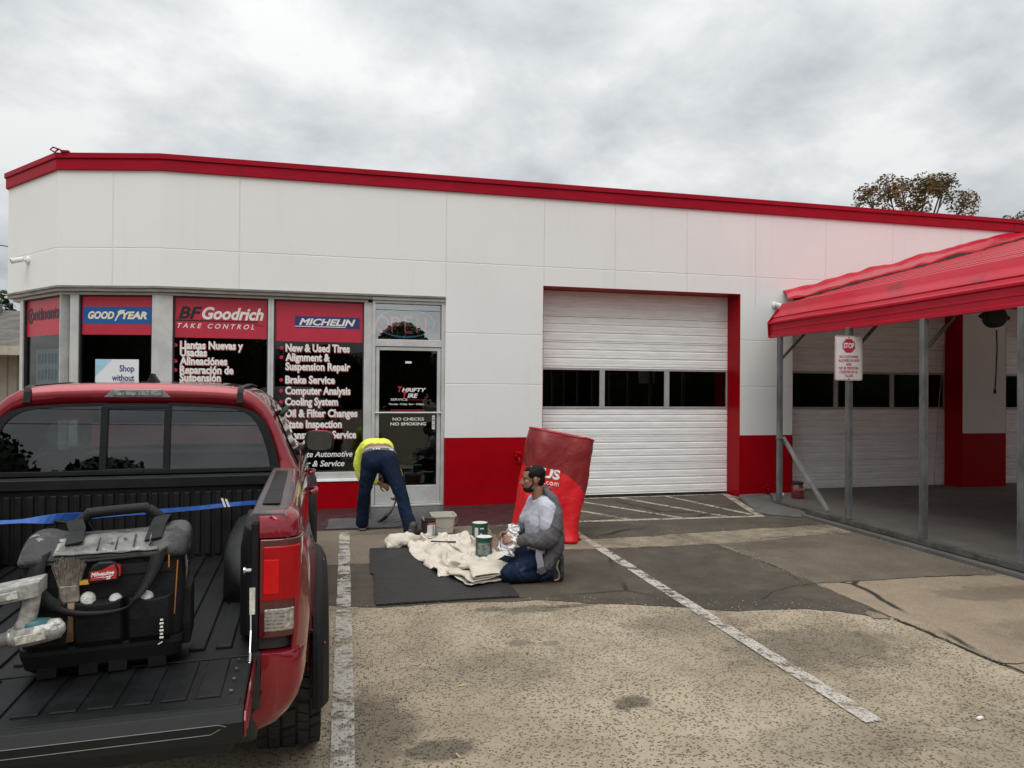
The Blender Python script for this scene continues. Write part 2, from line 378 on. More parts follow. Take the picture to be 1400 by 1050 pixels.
patch('concrete_strip', [(1.7, 7.10), (2.2, 7.185), (2.9, 7.125), (4.03, 7.085), (4.6, 7.2), (5.95, 7.42), (6.02, 7.8), (5.2, 7.78), (4.3, 7.72), (3.6, 7.62), (2.9, 7.60), (1.7, 7.66)], .0045, M_STRIP, .05, 2)
patch('dirty_concrete', [(-7, 6.955), (.5, 6.985), (1.5, 7.055), (1.69, 7.1), (1.69, 8.75), (-7, 8.8)], .004, M_DIRTC, .02, 3)
patch('rear_asphalt', [(1.71, 7.67), (2.9, 7.61), (3.6, 7.63), (4.3, 7.73), (5.2, 7.79), (6.02, 7.81), (6.02, 8.6), (6.05, 10.7), (2.6, 10.7), (2.6, 8.75), (1.71, 8.75)], .004, M_ASPH, .03, 4)
patch('old_asphalt', [(4.05, 5.47), (4.9, 5.45), (6.05, 5.40), (6.02, 7.40), (4.6, 7.19), (4.05, 7.07)], .0042, M_ASPH2, .03, 5)
patch('concrete_apron', [(3.97, -8), (6.05, -8), (6.05, 5.385), (4.9, 5.435), (4.065, 5.455), (4.05, 4.9), (4.02, 4.5), (4.0, 3.9)], .0044, M_CONC, .018, 6)
# paved joint: a dark ragged gap along the apron's edge
M_GAP = mat('joint_dirt', (.035, .03, .024), .95, bump=.01, bs=40)
def gap(name, pts, wd, seed):
    L = []; Rr = []
    for i, (a, b) in enumerate(zip(pts, pts[1:])):
        n = int(math.dist(a, b)/.03)
        for j in range(n):
            t = j/n; x = a[0]+(b[0]-a[0])*t; y = a[1]+(b[1]-a[1])*t
            dx, dy = (b[0]-a[0]), (b[1]-a[1]); l = math.hypot(dx, dy); nx, ny = dy/l, -dx/l
            o = .035*noise.noise(Vector((x*3, y*3, seed)))+.018*noise.noise(Vector((x*14, y*14, seed)))
            ww = wd*(.55+1.1*abs(noise.noise(Vector((x*9, y*9, seed+3)))))
            L.append((x+nx*(o-ww), y+ny*(o-ww), .0085)); Rr.append((x+nx*(o+ww), y+ny*(o+ww), .0085))
    n = len(L); b = MB(); b.add(L+Rr, [(i, i+1, n+i+1, n+i) for i in range(n-1)]); return structure(b.build(name, M_GAP))
gap('pavement_joint', [(3.98, -4), (4.0, 3.6), (4.02, 4.52)], .016, 1.)
gap('pavement_crack', [(4.03, 5.46), (4.6, 5.44), (5.2, 5.47), (6.0, 5.38)], .005, 2.)
gap('pavement_crack', [(3.3, 5.15), (3.75, 5.42), (4.05, 5.45)], .004, 3.)
gap('pavement_crack', [(4.0, 3.6), (4.25, 3.55), (4.5, 3.35), (5.0, 3.3)], .006, 4.)
gap('pavement_crack', [(4.06, 6.35), (4.05, 5.9), (3.95, 5.55)], .006, 6.)
b = MB(); b.add([(3.86, 4.53, .0055), (3.99, 4.50, .0055), (4.0, 4.62, .0055), (3.95, 4.70, .0055), (3.89, 4.66, .0055)], [(0, 1, 2, 3, 4)])
structure(b.build('pavement_spall', M_STRIP))

def worn_paint(name, c, lo, hi, sc=9., stones=True):
    k = NT(name); P = k.pos(kind='World')
    nz = k.mt('ADD', k.mt('MULTIPLY', k.noise(sc, 8, .72, P), .6), k.mt('MULTIPLY', k.noise(3., 3, .5, P), .4))
    m = k.ramp(nz, lo, hi)
    if stones:
        v = k.voro(78., P); cc = k.n('ShaderNodeSeparateColor'); k.l(k.voro(78., P, out=1), cc.inputs[0])
        m = k.mt('MULTIPLY', m, k.mt('SUBTRACT', 1., k.mt('MULTIPLY', k.mt('SUBTRACT', 1., k.ramp(v, .36, .5)), k.ramp(cc.outputs[0], .62, .70))))
    k.col(k.mix(k.noise(40, 4, .6, P), tuple(x*.8 for x in c), c)); k.set(Roughness=.8)
    tr = k.n('ShaderNodeBsdfTransparent'); ms = k.n('ShaderNodeMixShader'); k.l(m, ms.inputs[0]); k.l(tr.outputs[0], ms.inputs[1]); k.l(k.b.outputs[0], ms.inputs[2])
    k.l(ms.outputs[0], k.o.inputs[0]); MAT[name] = k.m; return k.m
M_LINE = worn_paint('worn_white_line', (.52, .48, .42), .41, .53)
M_HATCH = worn_paint('worn_hatch_line', (.50, .44, .35), .38, .54, 14.)
def line(name, pts, wd, m, z=.009):
    for (a, b_) in zip(pts, pts[1:]):
        dx, dy = b_[0]-a[0], b_[1]-a[1]; l = math.hypot(dx, dy); nx, ny = dy/l*wd/2, -dx/l*wd/2
        P = ragged([(a[0]-nx, a[1]-ny), (b_[0]-nx, b_[1]-ny), (b_[0]+nx, b_[1]+ny), (a[0]+nx, a[1]+ny)], .004, .05)
        q = MB(); q.add([(x, y, z) for x, y in P], [tuple(range(len(P)))]); structure(q.build(name, m))
line('parking_line', [(0, -3), (0, 8.5)], .112, M_LINE)
line('parking_line', [(2.66, 3.11), (2.66, 7.15)], .112, M_LINE)
line('parking_line', [(2.66, 7.2), (2.66, 8.5)], .10, M_HATCH, .0095)
hz = .0088
line('hatch_line', [(2.75, 8.64), (5.52, 8.53)], .10, M_HATCH, hz)
line('hatch_line', [(5.46, 8.5), (6.07, 10.5)], .11, M_HATCH, hz+.0006)
for x0, x1 in ((2.75, 3.66), (3.0, 4.25), (3.75, 5.0)): pass
for a, b_ in (((3.05, 9.65), (3.62, 8.64)), ((3.35, 10.35), (4.35, 8.62)), ((4.2, 10.4), (5.0, 8.60)), ((5.0, 10.4), (5.42, 8.66))):
    line('hatch_line', [a, b_], .09, M_HATCH, hz+.0012)
line('hatch_line', [(3.3, 10.42), (6.0, 10.46)], .08, M_HATCH, hz+.0018)

# painted step in front of the shop door
def floor_paint(name, c, r, fresh=0):
    k = NT(name); P = k.pos(kind='World'); nz = k.noise(5, 6, .6, P)
    k.col(k.mix(k.ramp(nz, .3, .7), tuple(x*.78 for x in c), tuple(x*1.25 for x in c))); k.set(Roughness=k.mt('ADD', k.mt('MULTIPLY', k.noise(13, 4, .6, P), .25), r))
    k.bump(k.noise(70, 4, .6, P), .003); MAT[name] = k.m; return k.m
M_MAROON = floor_paint('faded_maroon_floor_paint', (.033, .017, .018), .35)
M_WETGREY = floor_paint('fresh_grey_floor_paint', (.030, .031, .033), .16)
M_DRYGREY = floor_paint('dry_grey_floor_paint', (.085, .086, .090), .45)
patch('entrance_pad', [(-6, 8.68), (-.3, 8.66), (.4, 8.64), (1.2, 8.62), (2.3, 8.66), (2.6, 8.72), (2.6, 10.17), (-6, 10.4)], .0075, M_MAROON, .008, 7)
patch('fresh_paint', [(.02, 8.68), (.8, 8.66), (1.36, 8.665), (1.43, 9.4), (1.42, 10.24), (.36, 10.24), (.16, 9.8), (-.25, 9.75), (-.28, 9.0)], .0105, M_WETGREY, .015, 8)
patch('dry_paint', [(-.22, 8.72), (.62, 8.70), (.72, 8.85), (.6, 8.98), (.75, 9.1), (.45, 9.18), (.2, 9.42), (-.2, 9.4)], .0135, M_DRYGREY, .02, 9)

# canopy slab with its kerb, and the small ramp by the corner pier
b = MB(); b.prism([(6.10, -6), (19.5, -6), (19.5, 10.7), (6.93, 10.7), (6.55, 9.9), (6.10, 9.15)], -.05, .052)
structure(b.build('canopy_slab', M_SLAB))
b = MB(); b.prism([(5.985, -6), (6.098, -6), (6.098, 8.9), (5.985, 8.3)], -.05, .046); structure(b.build('kerb', M_KERB, bevel=.01))
b = MB(); P = []
b.loft([[(6.10, 9.14, .008), (6.10, 8.32, .008), (5.9, 8.36, .008), (5.66, 8.6, .008), (5.60, 8.85, .008), (6.08, 10.12, .008), (6.53, 10.12, .008), (6.53, 9.9, .008)],
        [(6.08, 9.12, .075), (6.08, 8.42, .075), (5.93, 8.47, .07), (5.76, 8.66, .06), (5.70, 8.85, .055), (6.12, 10.11, .055), (6.5, 10.11, .06), (6.5, 9.88, .075)]])
structure(b.build('ramp', M_KERB, bevel=.02))

# ------------------------------------------------------------------ the tire shop
def wall_mat(name, col):
    k = NT(name); P = k.pos(kind='World'); sp = k.n('ShaderNodeSeparateXYZ'); k.l(P, sp.inputs[0])
    d = None
    for z in (3.53, 2.51, 1.77):
        q = k.mt('ABSOLUTE', k.mt('SUBTRACT', sp.outputs[2], z)); d = q if d is None else k.mt('MINIMUM', d, q)
    up = k.mt('GREATER_THAN', sp.outputs[2], 3.02)
    for x in (-3.02, -1.42, 2.87, 4.0, 5.2, 6.4, 7.7, 9.0, 10.4, 12.0, 13.6):
        q = k.mt('ABSOLUTE', k.mt('SUBTRACT', sp.outputs[0], x)); d = k.mt('MINIMUM', d, k.mt('ADD', q, k.mt('MULTIPLY', k.mt('SUBTRACT', 1., up), 9.)))
    q = k.mt('ABSOLUTE', k.mt('SUBTRACT', sp.outputs[0], 1.40)); d = k.mt('MINIMUM', d, k.mt('ADD', q, k.mt('MULTIPLY', k.mt('LESS_THAN', sp.outputs[2], 2.9), 9.)))
    groove = k.mt('SUBTRACT', 1., k.ramp(d, .002, .009))
    grime = k.ramp(k.noise(.9, 6, .6, P), .35, .75); fine = k.noise(22, 5, .6, P)
    v = k.mt('ADD', k.mt('MULTIPLY', grime, .07), k.mt('MULTIPLY', fine, .05))
    c = k.mix(v, col, tuple(x*.55 for x in col))
    sv = k.pos((9., 9., .7), 'World'); streak = k.ramp(k.noise(1.0, 5, .6, sv), .56, .8)
    c = k.mix(k.mt('MULTIPLY', streak, .10), c, (.45, .42, .38))
    c = k.mix(k.mt('MULTIPLY', groove, k.mt('MULTIPLY', k.ramp(k.noise(4, 4, .6, P), .38, .66), .15)), c, (.30, .29, .28))
    k.col(c); k.set(Roughness=.55)
    k.bump(k.mt('SUBTRACT', k.mt('MULTIPLY', k.noise(160, 3, .6, P), .16), groove), .004)
    MAT[name] = k.m; return k.m
M_WALL = wall_mat('white_painted_wall', (.80, .805, .785))
M_BASE = mat('glossy_red_wall_paint', (.34, .0008, .006), .34, var=.06, vs=3, bump=.002, bs=90, speck=((.38, .006, .012), 30, .72), spec=.10)
M_TRIM = mat('crimson_metal_trim', (.32, .004, .018), .5, var=.10, vs=2, stretch=(1, 1, 4), spec=.12)
M_ALU = mat('pale_aluminium_frame', (.56, .565, .55), .42, .25, var=.10, vs=5, bump=.001)
M_ALUD = mat('dirty_aluminium', (.30, .285, .255), .5, .2, var=.25, vs=9)
M_SOFF = mat('weathered_grey_trim', (.21, .195, .175), .55, var=.3, vs=7, stretch=(.6, .6, 5))
M_DARK = mat('dark_interior', (.035, .034, .033), .8, var=.3)
M_INT = mat('dim_interior_wall', (.10, .095, .085), .8, var=.2)
M_BLACK = mat('black_rubber', (.02, .02, .021), .6, var=.3)
G_SHOP = glass('shop_window_glass', (.78, .86, .84), .46, .018)
G_TRANSOM = glass('boosted_mirror_glass', (.9, .95, .95), .6, .34)  # reflection raised far above plain glass to brighten the mirrored sky
G_GAR = glass('garage_window_glass', (.8, .84, .84), .4, .02)
V_RED = mat('red_vinyl', (.49, .022, .050), .35, var=.04)
V_BLUE = mat('blue_vinyl', (.012, .10, .33), .35, var=.04)
V_NAVY = mat('navy_vinyl', (.03, .035, .17), .35, var=.04)
V_WHITE = mat('white_vinyl', (.80, .79, .76), .4, var=.03)
V_CREAM = mat('cream_vinyl', (.80, .76, .60), .4, var=.03)
V_BLACK = mat('black_vinyl', (.012, .012, .013), .4, var=.1)
V_PINK = mat('dull_red_vinyl', (.50, .10, .10), .4, var=.05)

shop = thing('tire_shop', 'low white tire shop with red base band, red roof trim and lettered windows', 'building', (1.5, 10.15, 0))
YF = 10.15
def cellwall(mb, xs, zs, filled, y0, y1):
    F = lambda i, j: 0 <= i < len(xs)-1 and 0 <= j < len(zs)-1 and filled(i, j)
    for i in range(len(xs)-1):
        for j in range(len(zs)-1):
            if not F(i, j): continue
            x0, x1, z0, z1 = xs[i], xs[i+1], zs[j], zs[j+1]
            q = lambda *p: mb.add(p, [(0, 1, 2, 3)])
            q((x0, y0, z0), (x1, y0, z0), (x1, y0, z1), (x0, y0, z1)); q((x1, y1, z0), (x0, y1, z0), (x0, y1, z1), (x1, y1, z1))
            if not F(i-1, j): q((x0, y1, z0), (x0, y0, z0), (x0, y0, z1), (x0, y1, z1))
            if not F(i+1, j): q((x1, y0, z0), (x1, y1, z0), (x1, y1, z1), (x1, y0, z1))
            if not F(i, j-1): q((x0, y1, z0), (x1, y1, z0), (x1, y0, z0), (x0, y0, z0))
            if not F(i, j+1): q((x0, y0, z1), (x1, y0, z1), (x1, y1, z1), (x0, y1, z1))
GAR = [(2.855, 6.135), (7.085, 10.44), (11.36, 14.7)]
XS = [-2.41, 1.395]+[x for g_ in GAR for x in g_]+[19.0]
ZT = 4.60
def offset_path(path, d):
    out = []
    for i, p in enumerate(path):
        ns = []
        for a, b_ in ((i-1, i), (i, i+1)):
            if 0 <= a and b_ < len(path):
                dx, dy = path[b_][0]-path[a][0], path[b_][1]-path[a][1]; l = math.hypot(dx, dy); ns.append((dy/l, -dx/l))
        if len(ns) == 1: n = ns[0]; k = 1
        else:
            n = (ns[0][0]+ns[1][0], ns[0][1]+ns[1][1]); l = math.hypot(*n); n = (n[0]/l, n[1]/l); k = 1/(n[0]*ns[0][0]+n[1]*ns[0][1])
        out.append((p[0]+n[0]*d*k, p[1]+n[1]*d*k))
    return out
def strip(mb, path, d0, d1, z0, z1, d0t=None, d1t=None):
    a, b_ = offset_path(path, d0), offset_path(path, d1); at = offset_path(path, d0 if d0t is None else d0t); bt = offset_path(path, d1 if d1t is None else d1t)
    rings = [[(*a[i], z0), (*b_[i], z0), (*bt[i], z1), (*at[i], z1)] for i in range(len(path))]
    return mb.loft(rings)
CH = [(-4.80, 24.0), (-4.80, 11.66), (-3.73, 10.46), (-2.41, 10.15)]          # plan of the rounded corner, outer face
wl = MB()
zs = [.99, 3.02, 3.25, ZT]
def fill(i, j):
    if j == 2: return True
    if i == 0: return j == 1
    return (i % 2) == 1
cellwall(wl, XS, zs, fill, YF, YF+.375)
strip(wl, CH, -.30, 0, 3.02, ZT)
wl.box(-4.5, 18.7, 23.7, 24, 0, ZT).box(18.7, 19, 10.53, 24, 0, ZT)
wl.build('wall', M_WALL, shop)
for i in range(1, 8, 2):
    b = MB(); b.box(XS[i]+.001, XS[i+1]-.001, YF-.002, YF+.374, .0, .989); bb = b.build('base_band', M_BASE, shop)
    b = MB(); b.box(XS[i]+.004, XS[i+1]-.004, YF-.0035, YF+.30, .226, .2305); b.build('base_joint', mat('red_joint', (.17, .003, .009), .4), bb)
FULL = CH+[(19.0, 10.15)]
b = MB(); strip(b, FULL, -.05, .035, 4.555, 4.70); b.build('roof_trim', M_TRIM, shop, bevel=.004)
b = MB(); strip(b, FULL, -.35, .055, 4.703, 4.775); b.build('parapet_cap', M_TRIM, shop, bevel=.005)
for x in (-1.42, 2.95, 7.08, 11.5): b = MB(); b.box(x-.004, x+.004, YF-.0385, YF-.030, 4.558, 4.70); b.build('trim_seam', mat('dark_seam', (.06, .004, .01), .6), shop)
b = MB(); b.prism([(-4.6, 23.8), (-4.6, 11.7), (-3.65, 10.65), (-2.38, 10.35), (18.8, 10.35), (18.8, 23.8)], 4.52, 4.56); b.build('roof', M_DARK, shop)
b = MB(); strip(b, CH[1:]+[(1.39, 10.15)], -.16, .02, 3.000, 3.03); strip(b, CH[1:]+[(.36, 10.15)], -.16, .004, 2.955, 2.999)
strip(b, CH[1:]+[(1.39, 10.15)], -.3, -.155, 2.96, 3.025)
b.build('soffit_trim', M_SOFF, shop, bevel=.003)
# red reveals of the three garage openings
b = MB()
for x0, x1 in GAR:
    b.box(x0, x0+.008, YF+.002, YF+.376, .03, 3.25).box(x1-.008, x1, YF+.002, YF+.376, .03, 3.25).box(x0+.008, x1-.008, YF+.002, YF+.376, 3.242, 3.25)
b.build('garage_reveal', M_BASE, shop)
# garage doors
M_GDOOR = mat('white_ribbed_steel', (.86, .85, .83), .45, 0., var=.07, vs=2.5, stretch=(1, 1, 6))
M_GTRIM = mat('grey_window_rail', (.40, .39, .38), .5, .2, var=.1)
for gi, (x0, x1) in enumerate(GAR):
    zb = .05; ztop = 3.26; a, c_ = x0-.06, x1+.06; b = MB()
    prof = []
    def rib(z0, z1):
        z = z0
        prof.append((0, z0))
        n = max(1, round((z1-z0)/.118)); h = (z1-z0)/n
        for i in range(n):
            q = z0+i*h
            prof.extend([(.012, q+.006), (.012, q+.018), (0, q+.028), (0, q+h*.45), (.006, q+h*.5), (0, q+h*.55), (0, q+h-.004)])
    for s0, s1 in ((zb, .52), (.526, .96), (.966, 1.395)): rib(s0, s1); prof.append((.03, s1+.001)); prof.append((.03, s1+.005))
    n0 = len(prof)
    y = YF+.380
    b.loft([[(xx, y+d, z) for d, z in prof] for xx in (a, c_)], caps=False, closed=False)
    prof = []
    for s0, s1 in ((2.045, 2.44), (2.446, 2.84), (2.846, 3.24)): rib(s0, s1); prof.append((.03, s1+.001)); prof.append((.03, s1+.005))
    b.loft([[(xx, y+d, z) for d, z in prof] for xx in (a, c_)], caps=False, closed=False)
    door = b.build('garage_door', M_GDOOR, shop)
    b = MB(); xw = [x0-.02+(x1-x0+.04)*k/3 for k in range(4)]
    b.box(a, c_, y-.004, y+.04, 1.400, 1.436).box(a, c_, y-.004, y+.04, 2.008, 2.044)
    for k in range(4):
        o = (.05 if k in (0, 3) else .043)
        b.box(max(a, xw[k]-o), min(c_, xw[k]+o), y-.003, y+.038, 1.437, 2.007)
    b.build('window_rail', M_GTRIM, door, bevel=.003)
    for k in range(3):
        b = MB(); b.box(xw[k]+.04, xw[k+1]-.04, y+.012, y+.018, 1.436, 2.008); b.build('pane', G_GAR, door)
    if gi == 0:
        b = MB(); b.box(a, c_, y+.002, y+.03, zb-.035, zb-.001); b.build('bottom_seal', M_BLACK, door)
# dark rooms behind the glass
b = MB()
b.box(-4.5, 2.7, 15.9, 16.0, .01, 3.0).box(2.70, 2.80, 10.54, 22, .01, 4.4).box(-4.55, -4.5, 11.9, 16, .01, 3).prism([(-4.55, 16), (-4.55, 11.9), (-3.6, 10.75), (-2.4, 10.45), (2.7, 10.56), (2.7, 16)], 3.06, 3.10)
b.build('shop_room', M_INT, shop)
b = MB(); b.box(2.81, 18.6, 16, 16.1, .01, 4.4); b.build('bay_back_wall', M_DARK, shop)
b = MB(); b.box(-1.9, .1, 12.4, 12.9, .02, 1.05); b.build('counter', mat('counter_grey', (.14, .13, .12), .6), shop)
for x0, x1, z0, z1 in ((-1.0, -.5, 1.3, 1.9), (-.2, .3, 1.35, 1.85), (-3.6, -2.9, 1.2, 1.9)): b = MB(); b.box(x0, x1, 15.84, 15.89, z0, z1); b.build('wall_frame', mat('frame_grey', (.25, .24, .22), .6), shop)

# storefront
Q0, Q1, Q2 = (-2.40, 10.25), (-3.70, 10.555), (-4.72, 11.70)
ZG0, ZG1 = .52, 2.92
def board(A, B_):
    d = Vector((B_[0]-A[0], B_[1]-A[1], 0)); n = Vector((d.y, -d.x, 0)); return Board((A[0], A[1], 0), d, n)
BF = Board((0, 10.25, 0), (1, 0, 0), (0, -1, 0))
BG = board(Q1, Q0); BC = board(Q2, Q1); LG = math.dist(Q0, Q1); LC = math.dist(Q1, Q2)
b = MB(); strip(b, [(-4.70, 23.9), Q2, Q1, Q0, (.26, 10.25)], -.13, .06, 0, .389); b.build('knee_wall', M_BASE, shop)
b = MB(); strip(b, [(-4.70, 23.9), Q2, Q1, Q0, (.30, 10.25)], -.13, .075, .391, .43, None, .06); strip(b, [(-4.70, 23.9), Q2, Q1, Q0, (.30, 10.25)], -.10, .02, .431, .518)
b.build('sill', M_ALU, shop, bevel=.004)
b = MB(); strip(b, [(-4.70, 23.9), Q2, Q1, Q0, (.30, 10.25)], -.10, .022, 2.921, 2.953)
b.build('head_frame', M_ALU, shop, bevel=.003)
def window(bd, x0, x1, post0, post1, mpost0=.05):
    """one storefront window: frame stiles either side, a pane in it"""
    b = MB()
    for a, c_ in ((x0-post0, x0), (x1, x1+post1)): bd.rect(b, a+.0005, c_-.0005, .519, 2.92, -.09, .025)
    bd.rect(b, x0-post0+.001, x1+post1-.001, .5195, .529, -.088, -.066)
    fr = b.build('storefront_window', M_ALU, shop, bevel=.004)
    b = MB()
    for a, c_, e_, f_ in ((x0, x0+.016, .519, 2.92), (x1-.016, x1, .519, 2.92), (x0+.016, x1-.016, .519, .535), (x0+.016, x1-.016, 2.904, 2.92)): bd.rect(b, a, c_, e_, f_, -.06, .006)
    b.build('gasket', M_BLACK, fr)
    b = MB(); bd.rect(b, x0+.01, x1-.01, .53, 2.91, -.035, -.028); b.build('pane', G_SHOP, fr)
    return fr
def banner(bd, fr, x0, x1, y0, y1):
    b = MB(); bd.rect(b, x0+.017, x1-.017, y0, y1-.017, -.0275, -.0245); return b.build('banner', V_RED, fr)
D = -.024
def letter(fr, name, m, items, bd):
    b = MB()
    for it in items: bd.text(b, it[0], it[1], it[2], it[3], d=it[5] if len(it) > 5 else D+.002, **it[4])
    return b.build(name, m, fr)
# window with the spanish list
w1 = window(BF, -2.264, -1.052, .22, .0375); bn = banner(BF, w1, -2.264, -1.052, 2.365, 2.92)
IT = dict(bold=.05, shear=.28)
letter(bn, 'lettering', V_BLACK, [('BF', -2.205, 2.625, .150, dict(width=.30, **IT))], BF)
letter(bn, 'lettering', V_WHITE, [('Goodrich', -1.905, 2.625, .150, dict(width=.79, bold=.05, shear=.28)), ('TAKE CONTROL', -2.215, 2.495, .060, dict(width=.98, shear=.3, bold=.02, space=1.6))], BF)
b = MB(); BF.poly(b, [(-2.23, 2.588), (-1.19, 2.588), (-1.187, 2.605), (-2.225, 2.605)], D, D+.003); BF.text(b, 'Tires', -1.23, 2.535, .035, d=D+.002, shear=.2)
b.build('logo', V_BLACK, bn)
def service_list(fr, bd, x, rows, bullets, dots_x):
    b = MB(); b2 = MB(); b3 = MB()
    for st, z, wd, cap in rows:
        bd.text(b, st, x, z, cap, d=D+.003, bold=.055, width=wd)
        bd.text(b2, st, x+.007, z-.008, cap, d=D-.001, bold=.085, width=wd)
    for z in bullets: b3 = MB(); bd.dot(b3, dots_x, z+.045, .026, D, D+.003); b3.build('bullet', V_RED, fr)
    b.build('lettering', V_WHITE, fr); b2.build('letter_shadow', V_PINK, fr)
CP = .098
service_list(w1, BF, -2.18, [('Llantas Nuevas y', 2.215, .80, CP), ('Usadas', 2.115, .34, CP), ('Alineaciónes', 2.00, .60, CP), ('Reparación de', 1.88, .68, CP), ('Suspensión', 1.775, .52, CP),
    ('Revisión de Frenos', 1.63, .88, CP), ('Cambio de Aceite', 1.48, .82, CP), ('y Filtro', 1.375, .36, CP), ('Inspección de Estado', 1.23, .95, CP), ('Sistema de', 1.09, .55, CP), ('Enfriamiento', .985, .62, CP)],
    (2.215, 2.0, 1.88, 1.63, 1.48, 1.23, 1.09), -2.235)
# window with the english list
w2 = window(BF, -.975, .243, .039, .115); bn = banner(BF, w2, -.975, .243, 2.345, 2.92)
b = MB(); BF.poly(b, [(-.70, 2.535), (.185, 2.535), (.185, 2.70), (-.70, 2.70)], D-.0004, D+.001); b.build('logo', V_NAVY, bn)
letter(bn, 'lettering', V_WHITE, [('MICHELIN', -.645, 2.578, .085, dict(width=.77, bold=.055, shear=.3), D+.004)], BF)
b = MB(); BF.poly(b, [(-.70, 2.552), (-.02, 2.552), (-.0, 2.562), (-.70, 2.562)], D+.001, D+.004); b.build('logo', V_WHITE, bn)
service_list(w2, BF, -.822, [('New & Used Tires', 2.205, .87, CP), ('Alignment &', 2.075, .60, CP), ('Suspension Repair', 1.945, .88, CP), ('Brake Service', 1.76, .67, CP), ('Computer Analysis', 1.608, .885, CP),
    ('Cooling System', 1.455, .715, CP), ('Oil & Filter Changes', 1.292, .985, CP), ('State Inspection', 1.14, .77, CP), ('Transmission Service', .99, .97, CP), ('Clutches', .855, .40, CP)],
    (2.205, 2.075, 1.76, 1.608, 1.455, 1.292, 1.14, .99, .855), -.875)
letter(w2, 'lettering', V_WHITE, [('Complete Automotive', -.86, .728, .078, dict(width=.96, bold=.025, shear=.25)), ('Repair & Service', -.78, .595, .078, dict(width=.77, bold=.03, shear=.25))], BF)
# angled window, blue band
w3 = window(BG, LG-1.10, LG-.125, .12, .115); bn = banner(BG, w3, LG-1.10, LG-.125, 2.39, 2.92)
b = MB(); BG.rect(b, LG-1.07, LG-.143, 2.535, 2.765, -.0244, -.022); b.build('logo', V_BLUE, bn)
gx = LG-1.0
letter(bn, 'lettering', V_CREAM, [('GOOD', gx, 2.605, .088, dict(width=.35, bold=.07, shear=.25), D+.006), ('YEAR', gx+.45, 2.605, .088, dict(width=.34, bold=.07, shear=.25), D+.006)], BG)
b = MB(); BG.poly(b, [(gx+.355, 2.575), (gx+.372, 2.575), (gx+.40, 2.63), (gx+.425, 2.66), (gx+.47, 2.675), (gx+.46, 2.69), (gx+.49, 2.70), (gx+.48, 2.712), (gx+.515, 2.722), (gx+.43, 2.722), (gx+.395, 2.70), (gx+.40, 2.67), (gx+.375, 2.625)], D+.002, D+.005)
b.build('logo', V_CREAM, bn)
# angled window at the far corner
w4 = window(BC, LC-1.185, LC-.02, .10, .0195); bn = banner(BC, w4, LC-1.185, LC-.02, 2.395, 2.92)
letter(bn, 'lettering', V_BLACK, [('C', LC-1.135, 2.585, .20, dict(width=.16, bold=.05), D+.002)], BC)
letter(bn, 'lettering', V_BLACK, [('ontinental', LC-1.06, 2.625, .145, dict(width=1.0, bold=.05, rise=1.1), D+.004)], BC)

# entrance door with its transom
b = MB()
def fr4(mb, bd, x0, x1, y0, y1, t, d0, d1, tb=None):
    tb = tb or t
    bd.rect(mb, x0, x0+t, y0, y1, d0, d1); bd.rect(mb, x1-t, x1, y0, y1, d0, d1)
    bd.rect(mb, x0+t, x1-t, y0, y0+tb, d0, d1); bd.rect(mb, x0+t, x1-t, y1-t, y1, d0, d1)
BF.rect(b, .358, .405, .012, 2.953, -.10, .05); BF.rect(b, 1.345, 1.394, .012, 2.953, -.10, .05); BF.rect(b, .405, 1.345, 2.30, 2.40, -.10, .046); BF.rect(b, .405, 1.345, 2.915, 2.953, -.10, .048)
BF.rect(b, .345, 1.392, 2.955, 2.998, -.1, .085); BF.rect(b, .405, 1.345, .012, .04, -.10, .06)
frame = b.build('door_frame', M_ALU, shop, bevel=.004)
b = MB(); BF.rect(b, .41, 1.34, 2.405, 2.91, -.03, -.024); b.build('transom_pane', G_TRANSOM, frame)
b = MB(); fr4(b, BF, .41, 1.34, .045, 2.295, .052, -.02, .028, .26); leaf = b.build('entrance_door', M_ALU, shop, bevel=.004)
b = MB(); BF.rect(b, .455, 1.295, .30, 2.25, -.008, -.002); b.build('pane', G_SHOP, leaf)
b = MB(); b.tube([BF.p(.405, 1.352, .06), BF.p(1.345, 1.352, .06)], .012, 8); BF.rect(b, .415, .435, 1.33, 1.375, .028, .06); BF.rect(b, 1.315, 1.335, 1.33, 1.375, .028, .06); b.build('push_bar', M_ALU, leaf)
b = MB(); BF.rect(b, .418, .448, .86, 1.02, .028, .036); b.lathe([(0, 0), (.014, 0), (.014, .012), (0, .012)], BF.p(.433, .98, .036), (0, -1, 0), 12); b.build('lock', M_ALUD, leaf)
D = .001
letter(leaf, 'lettering', V_RED, [('T', .725, 1.650, .072, dict(width=.065, bold=.06, shear=.25))], BF)
letter(leaf, 'lettering', V_RED, [('T', .795, 1.565, .078, dict(width=.07, bold=.06, shear=.25))], BF)
letter(leaf, 'lettering', V_WHITE, [('HRIFTY', .785, 1.652, .050, dict(width=.35, bold=.05, shear=.25)), ('IRE', .865, 1.567, .055, dict(width=.15, bold=.05, shear=.25)), ('SERVICE', .625, 1.524, .030, dict(width=.24, bold=.01)),
    ('Monday - Friday  8am - 5:00pm', .605, 1.462, .022, dict(width=.50, bold=.03)), ('NO CHECKS', .655, 1.238, .040, dict(width=.45, bold=.04)), ('NO SMOKING', .625, 1.168, .040, dict(width=.51, bold=.04))], BF)
for x0, x1, z0, z1 in ((.86, 1.14, 1.533, 1.537), (.63, 1.11, 1.372, 1.380), (.63, 1.11, 1.388, 1.393)): b = MB(); BF.rect(b, x0, x1, z0, z1, D, D+.002); b.build('rule_line', V_RED, leaf)
b = MB(); BF.rect(b, 1.222, 1.262, 1.11, 1.31, D, D+.002); BF.rect(b, .83, .92, 2.06, 2.09, D, D+.002); b.build('sticker', V_WHITE, leaf)
b = MB(); 
